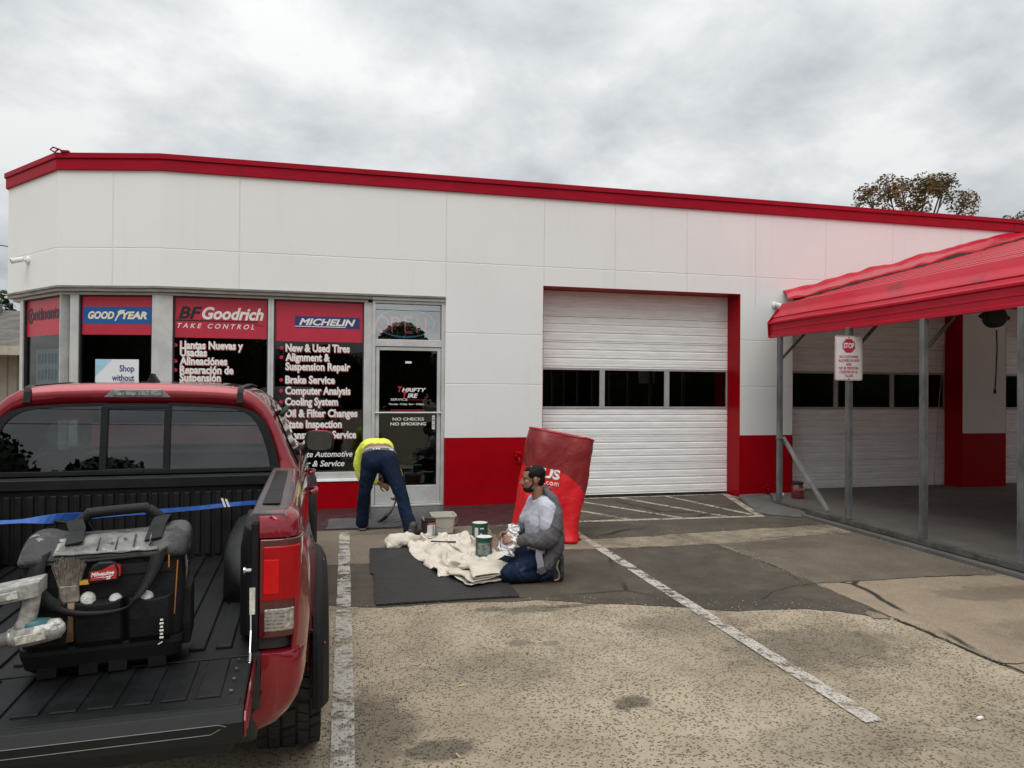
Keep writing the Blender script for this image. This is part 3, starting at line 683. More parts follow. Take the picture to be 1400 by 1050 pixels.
for k_ in range(7): BF.rect(b, 1.228, 1.256, 1.125+k_*.025, 1.125+k_*.025+(.006, .013, .009)[k_ % 3], D+.0021, D+.003)
b.build('sticker_print', V_BLACK, leaf)

# things on or inside the shop front
def camera_thing(label, loc, aim, side):
    t = thing('security_camera', label, 'security camera', loc)
    n = Vector(side); b = MB(); p = Vector(loc); M = mat('white_plastic', (.74, .74, .72), .4, var=.05)
    b.lathe([(0, 0), (.055, 0), (.055, .02), (.035, .035), (0, .035)], p, n, 20); b.build('mount', M, t, smooth=False, bevel=.003)
    q = p+n*.08; b = MB(); b.tube([p+n*.03, p+n*.07+Vector((0, 0, -.01)), q+Vector(aim)*.02], .02, 10); b.build('arm', M, t, smooth=True)
    a = Vector(aim).normalized(); b = MB(); b.lathe([(0, -.07), (.03, -.07), (.037, -.055), (.037, .06), (.041, .062), (.041, .085), (.031, .085), (.031, .075), (0, .075)], q+a*.05, a, 20); b.build('body', M, t, smooth=False, bevel=.003)
    b = MB(); b.lathe([(0, .078), (.026, .078), (.026, .082), (0, .082)], q+a*.05, a, 16); b.build('lens', M_BLACK, t)
def chp(A, B_, t): return (A[0]+(B_[0]-A[0])*t, A[1]+(B_[1]-A[1])*t)
pc = chp(CH[1], CH[2], .44); nn_ = Vector((CH[2][1]-CH[1][1], CH[1][0]-CH[2][0], 0)).normalized()
camera_thing('white bullet camera on the angled corner wall above the corner window', (pc[0], pc[1], 3.45), Vector((-.75, -.45, -.28)), nn_)
camera_thing('white bullet camera on the pier beside the red canopy', (6.75, YF, 3.09), Vector((.12, -.9, -.33)), (0, -1, 0))
# neon sign behind the transom
ns = thing('neon_sign', 'faint pink neon OPEN sign behind the glass over the door', 'neon sign', (.87, 10.36, 2.5))
NY = 10.40
b = MB(); PK = mat('pink_neon_tube', (.75, .22, .25), .3, emit=((1, .22, .28), .7))
def npath(pts, m): m.tube([(x, NY, z) for x, z in pts], .0085, 6)
cxn = .50
for L, pts in (('O', [(.5+.085*math.cos(a*.3142), 2.64+.11*math.sin(a*.3142)) for a in range(21)]), ('P', [(.64, 2.53), (.64, 2.75), (.72, 2.745), (.755, 2.69), (.72, 2.635), (.65, 2.635)]),
               ('E', [(.93, 2.53), (.83, 2.53), (.83, 2.64), (.91, 2.64), (.83, 2.64), (.83, 2.75), (.93, 2.75)]), ('N', [(1.0, 2.53), (1.0, 2.75), (1.13, 2.53), (1.13, 2.75)])):
    npath(pts, b); npath([(x+.012, z-.02) for x, z in pts], b)
b.build('letter_tube', PK, ns, smooth=True)
b = MB(); npath([(.84+.42*math.cos(R(a)), 2.655+.20*math.sin(R(a))) for a in range(-20, 201, 8)], b); b.build('ring_tube', mat('white_neon_tube', (.75, .78, .78), .3, emit=((.8, 1, 1), .25)), ns, smooth=True)
b = MB(); npath([(.84+.42*math.cos(R(a)), 2.655+.20*math.sin(R(a))) for a in range(200, 341, 8)], b); npath([(.84+.40*math.cos(R(a)), 2.645+.20*math.sin(R(a))) for a in range(215, 326, 8)], b)
b.build('arc_tube', mat('blue_neon_tube', (.15, .4, .62), .3, emit=((.2, .6, 1), .45)), ns, smooth=True)
# posters
ps = thing('credit_poster', 'white shopping offer poster with pale blue corner in the angled window', 'poster', tuple(BG.p(LG-.61, 1.0, -.06)))
b = MB(); BG.rect(b, LG-.90, LG-.318, 1.15, 2.06, -.0275, -.0255); b.build('sheet', mat('poster_white', (.74, .76, .78), .45, var=.02), ps, bevel=.002)
b = MB(); BG.poly(b, [(LG-.899, 1.83), (LG-.67, 2.059), (LG-.899, 2.059)], -.0253, -.0243); b.build('print', mat('poster_light_blue', (.36, .60, .72), .45), ps)
b = MB()
for st, z, wd in (('Shop', 1.90, .20), ('without', 1.775, .30), ('using credit.', 1.65, .45)): BG.text(b, st, LG-.375, z,   .078, d=-.0238, bold=.035, width=wd, align='R')
b.build('lettering', mat('poster_navy', (.02, .03, .15), .45), ps)
ps = thing('paper_notice', 'printed notice on the corner window, coloured dim as if behind the glass', 'poster', tuple(BC.p(LC-.5, 1.4, -.06)))
b = MB(); BC.rect(b, LC-.86, LC-.10, 1.40, 2.205, -.0275, -.0265); b.build('sheet', mat('notice_grey', (.10, .135, .145), .6, var=.1), ps)  # lies on the outer face, its colour dimmed as if behind the glass
b = MB()
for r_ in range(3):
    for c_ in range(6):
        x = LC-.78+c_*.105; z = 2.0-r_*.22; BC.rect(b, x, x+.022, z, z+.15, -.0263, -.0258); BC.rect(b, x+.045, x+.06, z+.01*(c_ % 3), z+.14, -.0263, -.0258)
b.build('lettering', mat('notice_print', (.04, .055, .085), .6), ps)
# bracket on the parapet, pipes on the base
b = MB(); P = Vector((-3.71, 10.40, 4.755))
b.tube([P+Vector(v) for v in ((.10, 0, .0), (.02, -.03, .05), (-.06, -.02, .075), (-.10, 0, .05), (-.05, .01, .02), (.0, -.02, .05))], .011, 6); b.box(-3.68, -3.58, 10.36, 10.42, 4.776, 4.80)
tag(b.build('parapet_hook', M_TRIM, None, smooth=False), 'bent red metal hook on the parapet corner', 'hook')
def faucet(label, x, z, s):
    t = thing('hose_faucet', label, 'faucet', (x, YF-.003, z))
    b = MB(); b.lathe([(0, 0), (.035*s, 0), (.035*s, .012), (.016*s, .016), (.016*s, .07*s)], (x, YF-.003, z), (0, -1, 0), 14); b.tube([(x, YF-.07*s, z), (x, YF-.10*s, z-.02*s), (x, YF-.11*s, z-.09*s)], .017*s, 8); b.build('spout', M_BASE, t, smooth=True)
    b = MB(); b.lathe([(0, 0), (.04*s, 0), (.04*s, .012), (0, .012)], (x, YF-.055*s, z+.05*s), (0, -.3, 1), 10); b.tube([(x, YF-.055*s, z), (x, YF-.055*s, z+.05*s)], .008*s, 6); b.build('handle', M_BASE, t)
faucet('red painted hose faucet on the red base behind the covered rack', 2.475, .70, 1.25)
faucet('small red painted faucet low on the pier beside the steel post', 6.60, .14, .8)

# ------------------------------------------------------------------ red metal canopy on steel posts
M_CAN = mat('crimson_ribbed_sheet', (.46, .003, .022), .30, 0., var=.13, vs=1.2, stretch=(1, .5, 1), spec=.3, speck=[((.36, .03, .045), 14, .74), ((.30, .012, .03), 3, .62)])
M_STEEL = mat('galvanised_steel', (.17, .175, .175), .5, .5, var=.3, vs=9, stretch=(1, 1, .4), speck=((.11, .10, .09), 12, .66))
M_RUST = mat('weathered_rail_steel', (.12, .115, .105), .6, .4, var=.35, vs=10)
can = thing('metal_canopy', 'red ribbed metal canopy on grey steel posts in front of the far garage bays', 'canopy', (6.1, 7, .05))
Y0, Y1 = -1.0, 9.28
def zroof(x):
    z = 2.925+.272*(x-6.1)
    return z if x < 11.2 else 2.925+.272*5.1+.14*(x-11.2) if x < 11.9 else 2.925+.272*5.1+.098-.272*(x-11.9)
prof = [(6.10, 2.49), (6.085, 2.495), (6.085, 2.53), (6.098, 2.54), (6.098, 2.60), (6.090, 2.605), (6.090, 2.62), (6.098, 2.625), (6.098, 2.685), (6.070, 2.70), (6.070, 2.725), (6.115, 2.755), (6.135, 2.785), (6.128, 2.80), (6.150, 2.825), (6.20, 2.875), (6.225, 2.905)]
prof = [(x, z) for x, z in prof]
x = 6.26
while x < 17.4:
    z = zroof(x)
    prof += [(x, z+.0), (x+.025, zroof(x+.025)+.036), (x+.085, zroof(x+.085)+.038), (x+.11, zroof(x+.11)), (x+.165, zroof(x+.165)), (x+.175, zroof(x+.175)+.010), (x+.195, zroof(x+.195)+.010), (x+.205, zroof(x+.205)), (x+.275, zroof(x+.275))]
    x += .30 if x > 6.6 else .335
prof += [(17.5, zroof(17.5)), (17.65, 2.75), (17.65, 2.5)]
b = MB(); ny = 40
def rp(i, t):
    xx, z = prof[i]; yy = Y0+(Y1-Y0)*t
    return (xx+.006*noise.noise(Vector((xx*2, yy*1.3, 0))), yy, z+.010*noise.noise(Vector((xx*1.1, yy*.9, 4)))+.012*math.sin(t*5))
b.loft([[rp(i, t/ny) for i in range(len(prof))] for t in range(ny+1)], caps=False, closed=False)
o = b.build('roof_sheet', M_CAN, can, normals=False)
sol = o.modifiers.new('thick', 'SOLIDIFY'); sol.thickness = .004; sol.offset = -1
# wrinkled flashing between the roof end and the shop wall
b = MB(); nf = 90
def fl(t, k):
    x = 6.36+t*(11.9-6.36)
    zl = zroof(x)+.050+.040*noise.noise(Vector((x*2.2, 0, 1)))+.06*max(0, noise.noise(Vector((x*.9, 3, 1))))
    xw = 6.90+t*(12.9-6.90); zw = zroof(min(xw, 11.9))*1.0+.165+.035*noise.noise(Vector((x*2.1, 5, 0)))
    p0 = Vector((x, 9.245, zl)); p1 = Vector((x+.02, 9.26, zl+.03)); p2 = Vector((xw, 10.06, zw-.035)); p3 = Vector((xw, 10.145, zw+.02))
    P = [p0, p1, p2, p3]; q = P[min(int(k*3), 2)].lerp(P[min(int(k*3)+1, 3)], k*3-min(int(k*3), 2))
    q.z += .020*noise.noise(Vector((x*5, k*3, 2))); return q
b.grid(lambda u, v: fl(u, v), nf, 6); o = b.build('flashing', M_CAN, can, smooth=False)
sol = o.modifiers.new('thick', 'SOLIDIFY'); sol.thickness = .004
b = MB(); b.ext([(6.075, 9.29, 2.49), (6.10, 9.29, 2.49), (6.20, 9.29, 2.84), (6.40, 9.29, 2.965), (6.40, 9.29, 3.01), (6.22, 9.29, 2.915), (6.06, 9.29, 2.715)], (0, .006, 0)); b.build('end_trim', M_TRIM, can)
PY = [9.04, 7.60, 6.43, 5.28, 4.10, 2.9, 1.7, .5]
for y in PY:
    b = MB(); b.box(6.07, 6.135, y-.032, y+.032, .115, 2.50); b.build('post', M_STEEL, can, bevel=.006)
b = MB(); b.box(6.062, 6.142, -1, 9.10, .054, .113); b.build('base_rail', M_RUST, can, bevel=.004)
b = MB(); b.box(6.104, 6.165, -1, 9.25, 2.503, 2.565); b.build('eave_rail', M_STEEL, can, bevel=.004)
for y in PY[:6]:
    b = MB(); b.obox((6.102+.22, y, 2.36), (.285*.62, 0, .285*.62), (0, .017, 0), (-.012, 0, .012)); b.build('knee_brace', M_RUST, can, bevel=.003)
for y in PY[:6]:
    b = MB(); b.tube([(6.14, y, 2.60), (11.9, y, zroof(11.9)-.16), (17.5, y, 2.60)], .032, 4); b.build('rafter', M_STEEL, can)
for y in PY[:4]:
    b = MB(); b.box(17.4, 17.465, y-.032, y+.032, .053, 2.58); b.build('post', M_STEEL, can, bevel=.006)
b = MB(); p, q = Vector((6.15, 9.03, 1.02)), Vector((6.15, 8.05, .125)); d = (q-p); n = d.cross(Vector((1, 0, 0))).normalized()
b.obox((p+q)/2, d/2, n*.030, Vector((.006, 0, 0))); b.obox((p+q)/2+n*.03, d/2, n*.004, Vector((.024, 0, 0))); b.build('diagonal_brace', mat('bright_angle_steel', (.36, .365, .36), .4, .6, var=.2), can, bevel=.002)
b = MB(); b.lathe([(0, 0), (.02, 0), (.02, .02), (0, .02)], (6.10, 9.0, 1.02), (-1, 0, 0), 6); b.tube([(6.02, 9.0, 1.02), (6.10, 9.0, 1.02)], .01, 6); b.build('bolt', M_STEEL, can)

# stop sign on the second post
sg = thing('stop_sign', 'white sign with red STOP octagon fixed to a canopy post', 'sign', (6.04, 7.54, 1.83))
BS = Board((6.045, 7.535, 2.115), (1, -.08, 0), (-.08, -1, 0))
b = MB(); BS.poly(b, [(x*sx_, y*sy_) for x, y, sx_, sy_ in ((.17, .275, -1, -1), (.185, .26, -1, -1), (.185, .26, -1, 1), (.17, .275, -1, 1), (.17, .275, 1, 1), (.185, .26, 1, 1), (.185, .26, 1, -1), (.17, .275, 1, -1))], -.004, 0)
b.build('plate', mat('sign_white', (.70, .68, .67), .4, var=.04), sg)
M_SR = mat('sign_red', (.48, .02, .05), .4, var=.05)
b = MB()
o_ = [(.092*math.cos(R(22.5+45*i)), .152+.092*math.sin(R(22.5+45*i))) for i in range(8)]; BS.poly(b, o_, .0005, .002); 
for a, c_, e_, f_ in ((-.178, -.173, -.262, .262), (.173, .178, -.262, .262), (-.173, .173, -.268, -.263), (-.173, .173, .263, .268)): BS.rect(b, a, c_, e_, f_, .0004, .0012)
b.build('octagon', M_SR, sg)
b = MB(); BS.text(b, 'STOP', 0, .125, .058, d=.0035, width=.145, bold=.05, align='C'); b.build('lettering', mat('sign_letter_white', (.78, .77, .75), .4), sg)
b = MB()
for i, (st, wd) in enumerate((('NO CUSTOMERS', .25), ('ALLOWED IN SHOP', .285), ('AREA', .08), ('NO SE PERMITEN', .26), ('CLIENTES EN EL', .25), ('TALLER', .12))): BS.text(b, st, 0, .002-i*.047, .030, d=.002, width=wd, bold=.04, align='C')
b.build('lettering', M_SR, sg)
b = MB()
for y in (.255, -.255): BS.dot(b, 0, y, .008, .001, .006, 8)
b.build('screw', M_STEEL, sg)

# reel hanging from the canopy, cord leaning on the jamb, jar by the brace
rl = thing('cord_reel', 'black cord reel hanging under the canopy with its cord dangling', 'cord reel', (9.85, 9.0, 2.8))
b = MB(); P = Vector((9.85, 9.0, 2.88))
b.lathe([(0, -.08), (.14, -.08), (.165, -.06), (.165, .06), (.14, .08), (0, .08)], P, (.25, 1, 0), 24); b.tube([P+Vector((-.27, 0, .0)), P+Vector((-.1, .0, .10)), P+Vector((.12, 0, .10)), P+Vector((.27, 0, -.02))], .035, 8); b.obox(P+Vector((0, 0, .45)), (.03, 0, 0), (0, .02, 0), (0, 0, .38))
b.build('drum', M_BLACK, rl, smooth=False, bevel=.004)
b = MB(); b.tube([P+Vector((.02, -.02, -.2)), P+Vector((.03, -.02, -.5)), P+Vector((.01, -.02, -.9)), P+Vector((-.01, -.02, -1.16))], .010, 6); b.lathe([(0, 0), (.02, .01), (.018, .07), (0, .08)], P+Vector((-.01, -.02, -1.20)), (0, 0, 1), 8); b.build('cord', M_BLACK, rl, smooth=True)
b = MB(); b.tube([(10.25, 10.3, 2.9), (10.05, 10.25, 1.6), (9.92, 10.2, .5), (9.88, 10.18, .14), (9.93, 10.12, .075)], .006, 6)
tag(b.build('thin_cable', mat('pale_cable', (.4, .36, .34), .5), None, smooth=True), 'thin pale cable hanging down the red jamb of the shaded bay', 'cable')
jr = thing('solvent_jar', 'clear jar of red fluid with dark lid by the foot of the brace', 'jar', (6.80, 9.6, .053))
b = MB(); b.lathe([(0, .0), (.085, 0), (.095, .015), (.095, .17), (.075, .20), (.075, .215), (0, .215)], (6.80, 9.6, .056), n=24); b.build('jar', mat('red_fluid_glass', (.20, .03, .035), .1, coat=1), jr, smooth=True)
b = MB(); b.lathe([(0, .215), (.082, .216), (.085, .222), (.085, .25), (0, .252)], (6.80, 9.6, .056), n=24); b.build('lid', M_BLACK, jr)
b = MB(); b.lathe([(0, .0), (.03, 0), (.03, .09), (.02, .10), (0, .1)], (6.48, 9.62, .108), (1, .25, 0), n=14); tag(b.build('paint_roller', V_WHITE, None), 'small white roller sleeve lying beside the red jar', 'roller')

# ------------------------------------------------------------------ background
def leaf_mat(name, a, b_, c_):
    k = NT(name); P = k.pos(); v = k.n('ShaderNodeSeparateColor'); k.l(k.voro(1.7, P, out=1), v.inputs[0])
    f = k.mt('ADD', k.mt('MULTIPLY', k.noise(.35, 3, .6, P), .75), k.mt('MULTIPLY', v.outputs[0], .35))
    k.col(k.mix(k.ramp(f, .62, .78), k.mix(k.ramp(f, .3, .58), a, b_), c_)); k.set(Roughness=.55); k.b.inputs['Specular IOR Level'].default_value = .25
    MAT[name] = k.m; return k.m
L_BROWN = leaf_mat('autumn_leaves', (.062, .075, .026), (.13, .085, .034), (.19, .095, .04))
L_GREEN = leaf_mat('green_leaves', (.030, .048, .014), (.055, .080, .024), (.09, .105, .04))
L_DARK = leaf_mat('evergreen_leaves', (.010, .020, .009), (.022, .036, .014), (.035, .05, .02))
M_BARK = mat('grey_bark', (.09, .075, .06), .9, var=.3, vs=3, bump=.02, bs=12)
def tree(name, label, base, clumps, lm, n, size, seed, trunk_r, group=None, cat='tree'):
    """clumps: (x, y, z, rx, ry, rz) relative to the base"""
    q = random.Random(seed); t = thing(name, label, cat, base, 0, group); B0 = Vector(base)
    zt = min(c[2]-c[5]*.2 for c in clumps); b = MB(); top = Vector((0, 0, zt*.8))
    b.tube([B0, B0+top*.5+Vector((.1, 0, 0)), B0+top], [trunk_r, trunk_r*.8, trunk_r*.6], 9)
    for c in clumps:
        e_ = Vector(c[:3]); m = top.lerp(e_, .5)+Vector((q.uniform(-.3, .3), q.uniform(-.3, .3), -.2))
        b.tube([B0+top*.92, B0+m, B0+e_, B0+e_+Vector((q.uniform(-.3, .3)*c[3], 0, c[5]*.7))], [trunk_r*.5, trunk_r*.32, trunk_r*.16, .02], 6)
        for _ in range(4):
            v = Vector((q.gauss(0, 1), q.gauss(0, 1), q.gauss(.2, 1))).normalized()
            b.tube([B0+e_.lerp(m, .3), B0+e_+Vector((v.x*c[3]*.5, v.y*c[4]*.5, v.z*c[5]*.5)), B0+e_+Vector((v.x*c[3]*.9, v.y*c[4]*.9, v.z*c[5]*.9))], [trunk_r*.13, trunk_r*.08, .012], 4)
    b.build('trunk', M_BARK, t, smooth=True)
    b = MB(); vol = [c[3]*c[4]*c[5] for c in clumps]; tv = sum(vol); vs = []; fs = []
    for c, vv in zip(clumps, vol):
        for _ in range(int(n*vv/tv)):
            v = Vector((q.gauss(0, 1), q.gauss(0, 1), q.gauss(0, 1))).normalized()*(q.random()**.45)
            p = Vector((c[0]+v.x*c[3], c[1]+v.y*c[4], c[2]+v.z*c[5]))
            if noise.noise(p*.9+Vector((seed, 0, 0))) < (-.09 if lm is L_BROWN else -.12): continue
            a = Vector((q.gauss(0, 1), q.gauss(0, 1), q.gauss(0, .6))).normalized(); d = a.orthogonal().normalized(); d.rotate(Matrix.Rotation(q.random()*6.28, 3, a))
            s_ = size*q.uniform(.6, 1.3); o = len(vs); p = B0+p
            vs += [p-a*s_, p+d*s_*.45, p+a*s_, p-d*s_*.45]; fs.append((o, o+1, o+2, o+3))
    b.add(vs, fs); b.build('crown', lm, t, normals=False)
tree('autumn_tree', 'sparse brown and green autumn tree rising behind the shop roof', (41.6, 45, 0), [(-4.0, 0, 16.1, .95, 1.2, 1.1), (-2.1, 0, 16.5, 1.25, 1.4, 1.6), (-.6, .3, 16.9, .7, 1, 1.2), (1.3, 0, 17.3, 1.3, 1.4, 1.25), (3.0, .2, 17.7, 1.25, 1.3, .95), (.6, .4, 15.7, 1.1, 1.2, .9), (2.7, 0, 16.6, .9, 1, .6), (4.7, 0, 16.2, 1.1, 1.2, 1.2),
      (0, 0, 14.0, 2.2, 2.2, 1.2), (3, 1, 13.6, 2, 2, 1.4), (-3, 0, 13.2, 2, 2, 1.4)], L_BROWN, 17000, .135, 5, .26)
tree('leafy_tree', 'green tree top showing beyond the far end of the roof trim', (52.6, 45, 0), [(-.9, 0, 15.1, 1.5, 2, .9), (1.4, 0, 15.7, 2, 2, 1.6), (.6, 1, 13.4, 2.6, 2.4, 1.8), (3.8, 0, 15, 2, 2, 2)], L_GREEN, 4200, .17, 9, .35)
tree('evergreen_tree', 'dark evergreen tree behind the grey roofed house', (-18.6, 40, 0), [(0, 0, 5.6, 2.6, 2, 1.3), (1.4, 0, 4.9, 2.0, 2, 1.6), (-2, 0, 5, 2.2, 2, 2), (.5, 0, 3.2, 3, 2.4, 2)], L_DARK, 6500, .16, 13, .3)
tree('evergreen_tree', 'tall dark evergreen tree beside the shorter one behind the house', (-23.5, 42, 0), [(0, 0, 7.4, 2.4, 2, 2.2), (-1, 0, 5, 3, 2, 2.6), (1.2, 0, 3.8, 3, 2, 2.2)], L_DARK, 6500, .17, 17, .32)
hs = thing('house', 'low beige house with grey shingle roof beyond the corner windows', 'house', (-10.4, 18, 0))
b = MB(); b.box(-15, -6.2, 18, 24, 0, 2.50); b.build('wall', mat('beige_board_siding', (.33, .29, .235), .7, var=.08), hs)
b = MB()
for i in range(44): b.box(-15+i*.2, -14.982+i*.2, 17.985, 18.0, .02, 2.48)
b.build('siding_groove', mat('siding_batten', (.24, .21, .17), .7), hs)
M_SHG = mat('grey_shingles', (.12, .108, .095), .9, var=.3, vs=4, bump=.02, bs=14)
b = MB(); b.add([(-15.4, 17.45, 2.52), (-5.9, 17.45, 2.52), (-5.9, 21, 3.66), (-15.4, 21, 3.66), (-15.4, 24.5, 2.52), (-5.9, 24.5, 2.52)], [(0, 1, 2, 3), (3, 2, 5, 4)])
o = b.build('roof', M_SHG, hs); sol = o.modifiers.new('t', 'SOLIDIFY'); sol.thickness = .06
b = MB(); b.box(-15.4, -5.9, 17.38, 17.44, 2.36, 2.56); b.build('gutter', mat('cream_fascia', (.42, .38, .31), .6), hs)
b = MB(); b.box(-12.5, -8.66, 20.3, 20.8, 3.45, 3.80); b.build('roof_vent', mat('green_grey_metal', (.10, .135, .12), .5), hs, bevel=.03)
b = MB(); b.tube([(-40, 30, 9.5), (-9.5, 19, 5.22), (-4.8, 17.5, 4.4)], .012, 5); tag(b.build('service_wire', M_BLACK), 'thin dark wire reaching the corner of the shop from the house', 'wire')
# trees and wires the glass mirrors; outer clumps added unseen to darken its reflections
b = MB(); q = random.Random(3); vs = []; fs = []
for (x, y, z, rx, rz, n) in ((4.4, -36, 4.6, 2.2, 2.3, 2600), (-1.6, -37, 3.4, 2.6, 1.6, 1500), (9.5, -40, 3.5, 3, 1.8, 1500), (-9, -38, 4.2, 3.4, 2.6, 2000), (-16, -37, 5.2, 4, 3.4, 2600), (16, -38, 5, 3.5, 3.2, 2000), (24, -38, 4.6, 4, 3, 2000), (-25, -38, 5.6, 4.5, 3.6, 2400), (34, -38, 5, 5, 3.2, 2000), (41, -40, 4, 5, 2.6, 1200), (29, -40, 4, 5, 2.4, 1200), (20, -41, 3.6, 4, 2, 1000), (-5, -40, 3.2, 4, 1.6, 1000), (-12.5, -40, 3.6, 4, 2, 1000), (-20.5, -40, 4, 4, 2.6, 1000), (-30, -40, 4, 5, 2.8, 1000), (1.5, -41, 3.2, 3.4, 1.4, 1000), (53, -40, 4, 6, 3, 1200), (68, -38, 4, 6, 3, 1200), (46, -38, 5, 6, 3.4, 2200), (60, -36, 5, 7, 3.6, 2400), (76, -34, 5, 8, 3.8, 2400), (-27, 33, 4.5, 4, 4.5, 1600), (-34, -24, 5, 5, 4, 2200), (-35, -14, 5, 5, 4.5, 2200), (-36, -4, 5, 5, 4.5, 2200), (-38, 5, 5, 4.5, 4.5, 2200), (-36, -38, 5, 5, 3.5, 2000)):
    b.ell((x, y, z*.72), (rx*1.02, rx*.8, z*.5+rz*.62)); 
    for _ in range(n*2):
        v = Vector((q.gauss(0, 1), q.gauss(0, 1), q.gauss(0, 1))).normalized()*(q.random()**.4); p = Vector((x+v.x*rx, y+v.y*rx, max(.1, z+v.z*rz-(0 if q.random() > .35 else q.random()*z*.8))))
        a = Vector((q.gauss(0, 1), q.gauss(0, 1), q.gauss(0, 1))).normalized(); d = a.orthogonal(); o = len(vs); s_ = .19*q.uniform(.6, 1.3)
        vs += [p-a*s_, p+d*s_*.6, p+a*s_, p-d*s_*.6]; fs.append((o, o+1, o+2, o+3))
b.add(vs, fs); tag(b.build('distant_treeline', L_DARK, normals=False), kind='stuff', label='dark line of trees across the street with unseen clumps added at its ends')
for z, y in ((7.2, -30), (8.0, -30.4), (8.25, -29.5)):
    b = MB(); b.tube([(-60, y, z+1.2), (-20, y, z+.2), (10, y, z), (60, y, z+1.0)], .02, 5); tag(b.build('utility_wire', M_BLACK), 'dark utility wire stretched over the street and mirrored in the transom', 'wire', 'utility wires over the street')

# ------------------------------------------------------------------ things on the ground by the workers
k = NT('ribbed_rubber_mat'); P = k.pos(kind='World'); wv = k.n('ShaderNodeTexWave'); wv.inputs['Scale'].default_value = 9; wv.inputs['Distortion'].default_value = .6; wv.bands_direction = 'DIAGONAL'; k.l(P, wv.inputs[0])
k.col(k.mix(k.ramp(k.noise(90, 3, .7, P), .72, .76), k.mix(k.noise(3, 5, .6, P), (.014, .0135, .0125), (.030, .029, .027)), (.2, .2, .19))); k.set(Roughness=.62); k.bump(wv.outputs[0], .004); M_MAT = k.m
mp = ragged([(.255, 7.56), (.235, 6.55), (.26, 6.5), (.243, 5.59), (1.394, 5.585), (1.34, 7.5)], .006, .04)
b = MB(); b.prism(mp, .010, .022); tag(b.build('rubber_mat', M_MAT), 'black ribbed rubber mat lying under the canvas drop cloth', 'mat')
M_CANVAS = mat('cream_canvas', (.64, .585, .49), .85, var=.10, vs=9, bump=.004, bs=160, speck=[((.30, .25, .19), 7, .66), ((.10, .095, .09), 26, .73), ((.45, .10, .12), 3.1, .70)])
b = MB(); ca, sa = math.cos(R(8)), math.sin(R(8))
b.add([(1.10+(x*.92*ca-y*.94*sa), 7.12+(x*.92*sa+y*.94*ca), .024+.78*max(0, z-.0225)) for x, y, z in DRAPE], [(j*(NX_+1)+i, j*(NX_+1)+i+1, (j+1)*(NX_+1)+i+1, (j+1)*(NX_+1)+i) for j in range(NY_) for i in range(NX_)])
o = b.build('drop_cloth', M_CANVAS, None, smooth=True, sub=1); tag(o, 'crumpled paint-stained canvas drop cloth spread over the black mat', 'drop cloth')
sol = o.modifiers.new('t', 'SOLIDIFY'); sol.thickness = .003; sol.offset = 1
# the folded cloth: one long sheet folded over itself in layers
b = MB(); lay = []
def foldsheet(nl, L, h, seed):
    P = []
    for i in range(nl):
        z = h*(i+.5); xs_ = [0, .25, .5, .75, 1]; l = L*(1-.05*i)
        for t in (xs_ if i % 2 == 0 else xs_[::-1]): P.append((-l/2+t*l+.012*i, z+.010*noise.noise(Vector((t*4, i, seed)))))
        if i < nl-1:
            s_ = 1 if i % 2 == 0 else -1; P.append((s_*(l/2+h*.55)+.012*i, z+h*.5))
    return P
P = foldsheet(5, .50, .024, 2.); C0 = Vector((1.20, 6.18, .035)); ax = Vector((.93, .36, 0)).normalized(); ay = Vector((-.36, .93, 0)).normalized()
m = len(P)
def sheet(u, v):
    i = u*(m-1); j = min(int(i), m-2); t = i-j; t = t*t*(3-2*t)*.5+t*.5; x = P[j][0]+(P[j+1][0]-P[j][0])*t; z = P[j][1]+(P[j+1][1]-P[j][1])*t; y = (v-.5)*(.44+.06*noise.noise(Vector((u*5, 0, 1))))
    wv_ = noise.noise(Vector((x*4, y*4, u*2.5)))*.020+noise.noise(Vector((x*11, y*11, u*3)))*.009; sag = 1-.35*abs(v-.5)*2
    return C0+ax*(x+.05*noise.noise(Vector((v*3, u*3, 7)))+.10*(v-.5)*math.sin(u*9))+ay*y+Vector((0, 0, max(.0, z*sag+wv_)))
b.grid(sheet, 90, 30); o = b.build('folded_cloth', M_CANVAS, None, smooth=True); tag(o, 'thick folded canvas cloth piled on the mat by the kneeling man', 'drop cloth')
sol = o.modifiers.new('t', 'SOLIDIFY'); sol.thickness = .006
b = MB(); b.ell((.56, 7.62, .075), (.145, .13, .075)); b.cone((.50, 7.56, .05), .09, (.44, 7.47, .035), .012); b.cone((.66, 7.68, .08), .07, (.80, 7.78, .055), .035); b.cone((.80, 7.78, .055), .035, (.92, 7.9, .05), .03)
o = blob('bundled_cloth', b, M_CANVAS, None, .012, 6, amp=.022, sc=9); tag(o, 'bundled end of canvas knotted beside the drop cloth', 'cloth bundle')
b = MB(); b.cone((.86, 7.17, .15), .008, (1.02, 7.13, .145), .007, 8); b.obox((1.06, 7.12, .145), (.04, -.008, 0), (0, .012, 0), (0, 0, .007)); tag(b.build('scraper', M_BLACK), 'small dark brush lying on the drop cloth', 'brush')

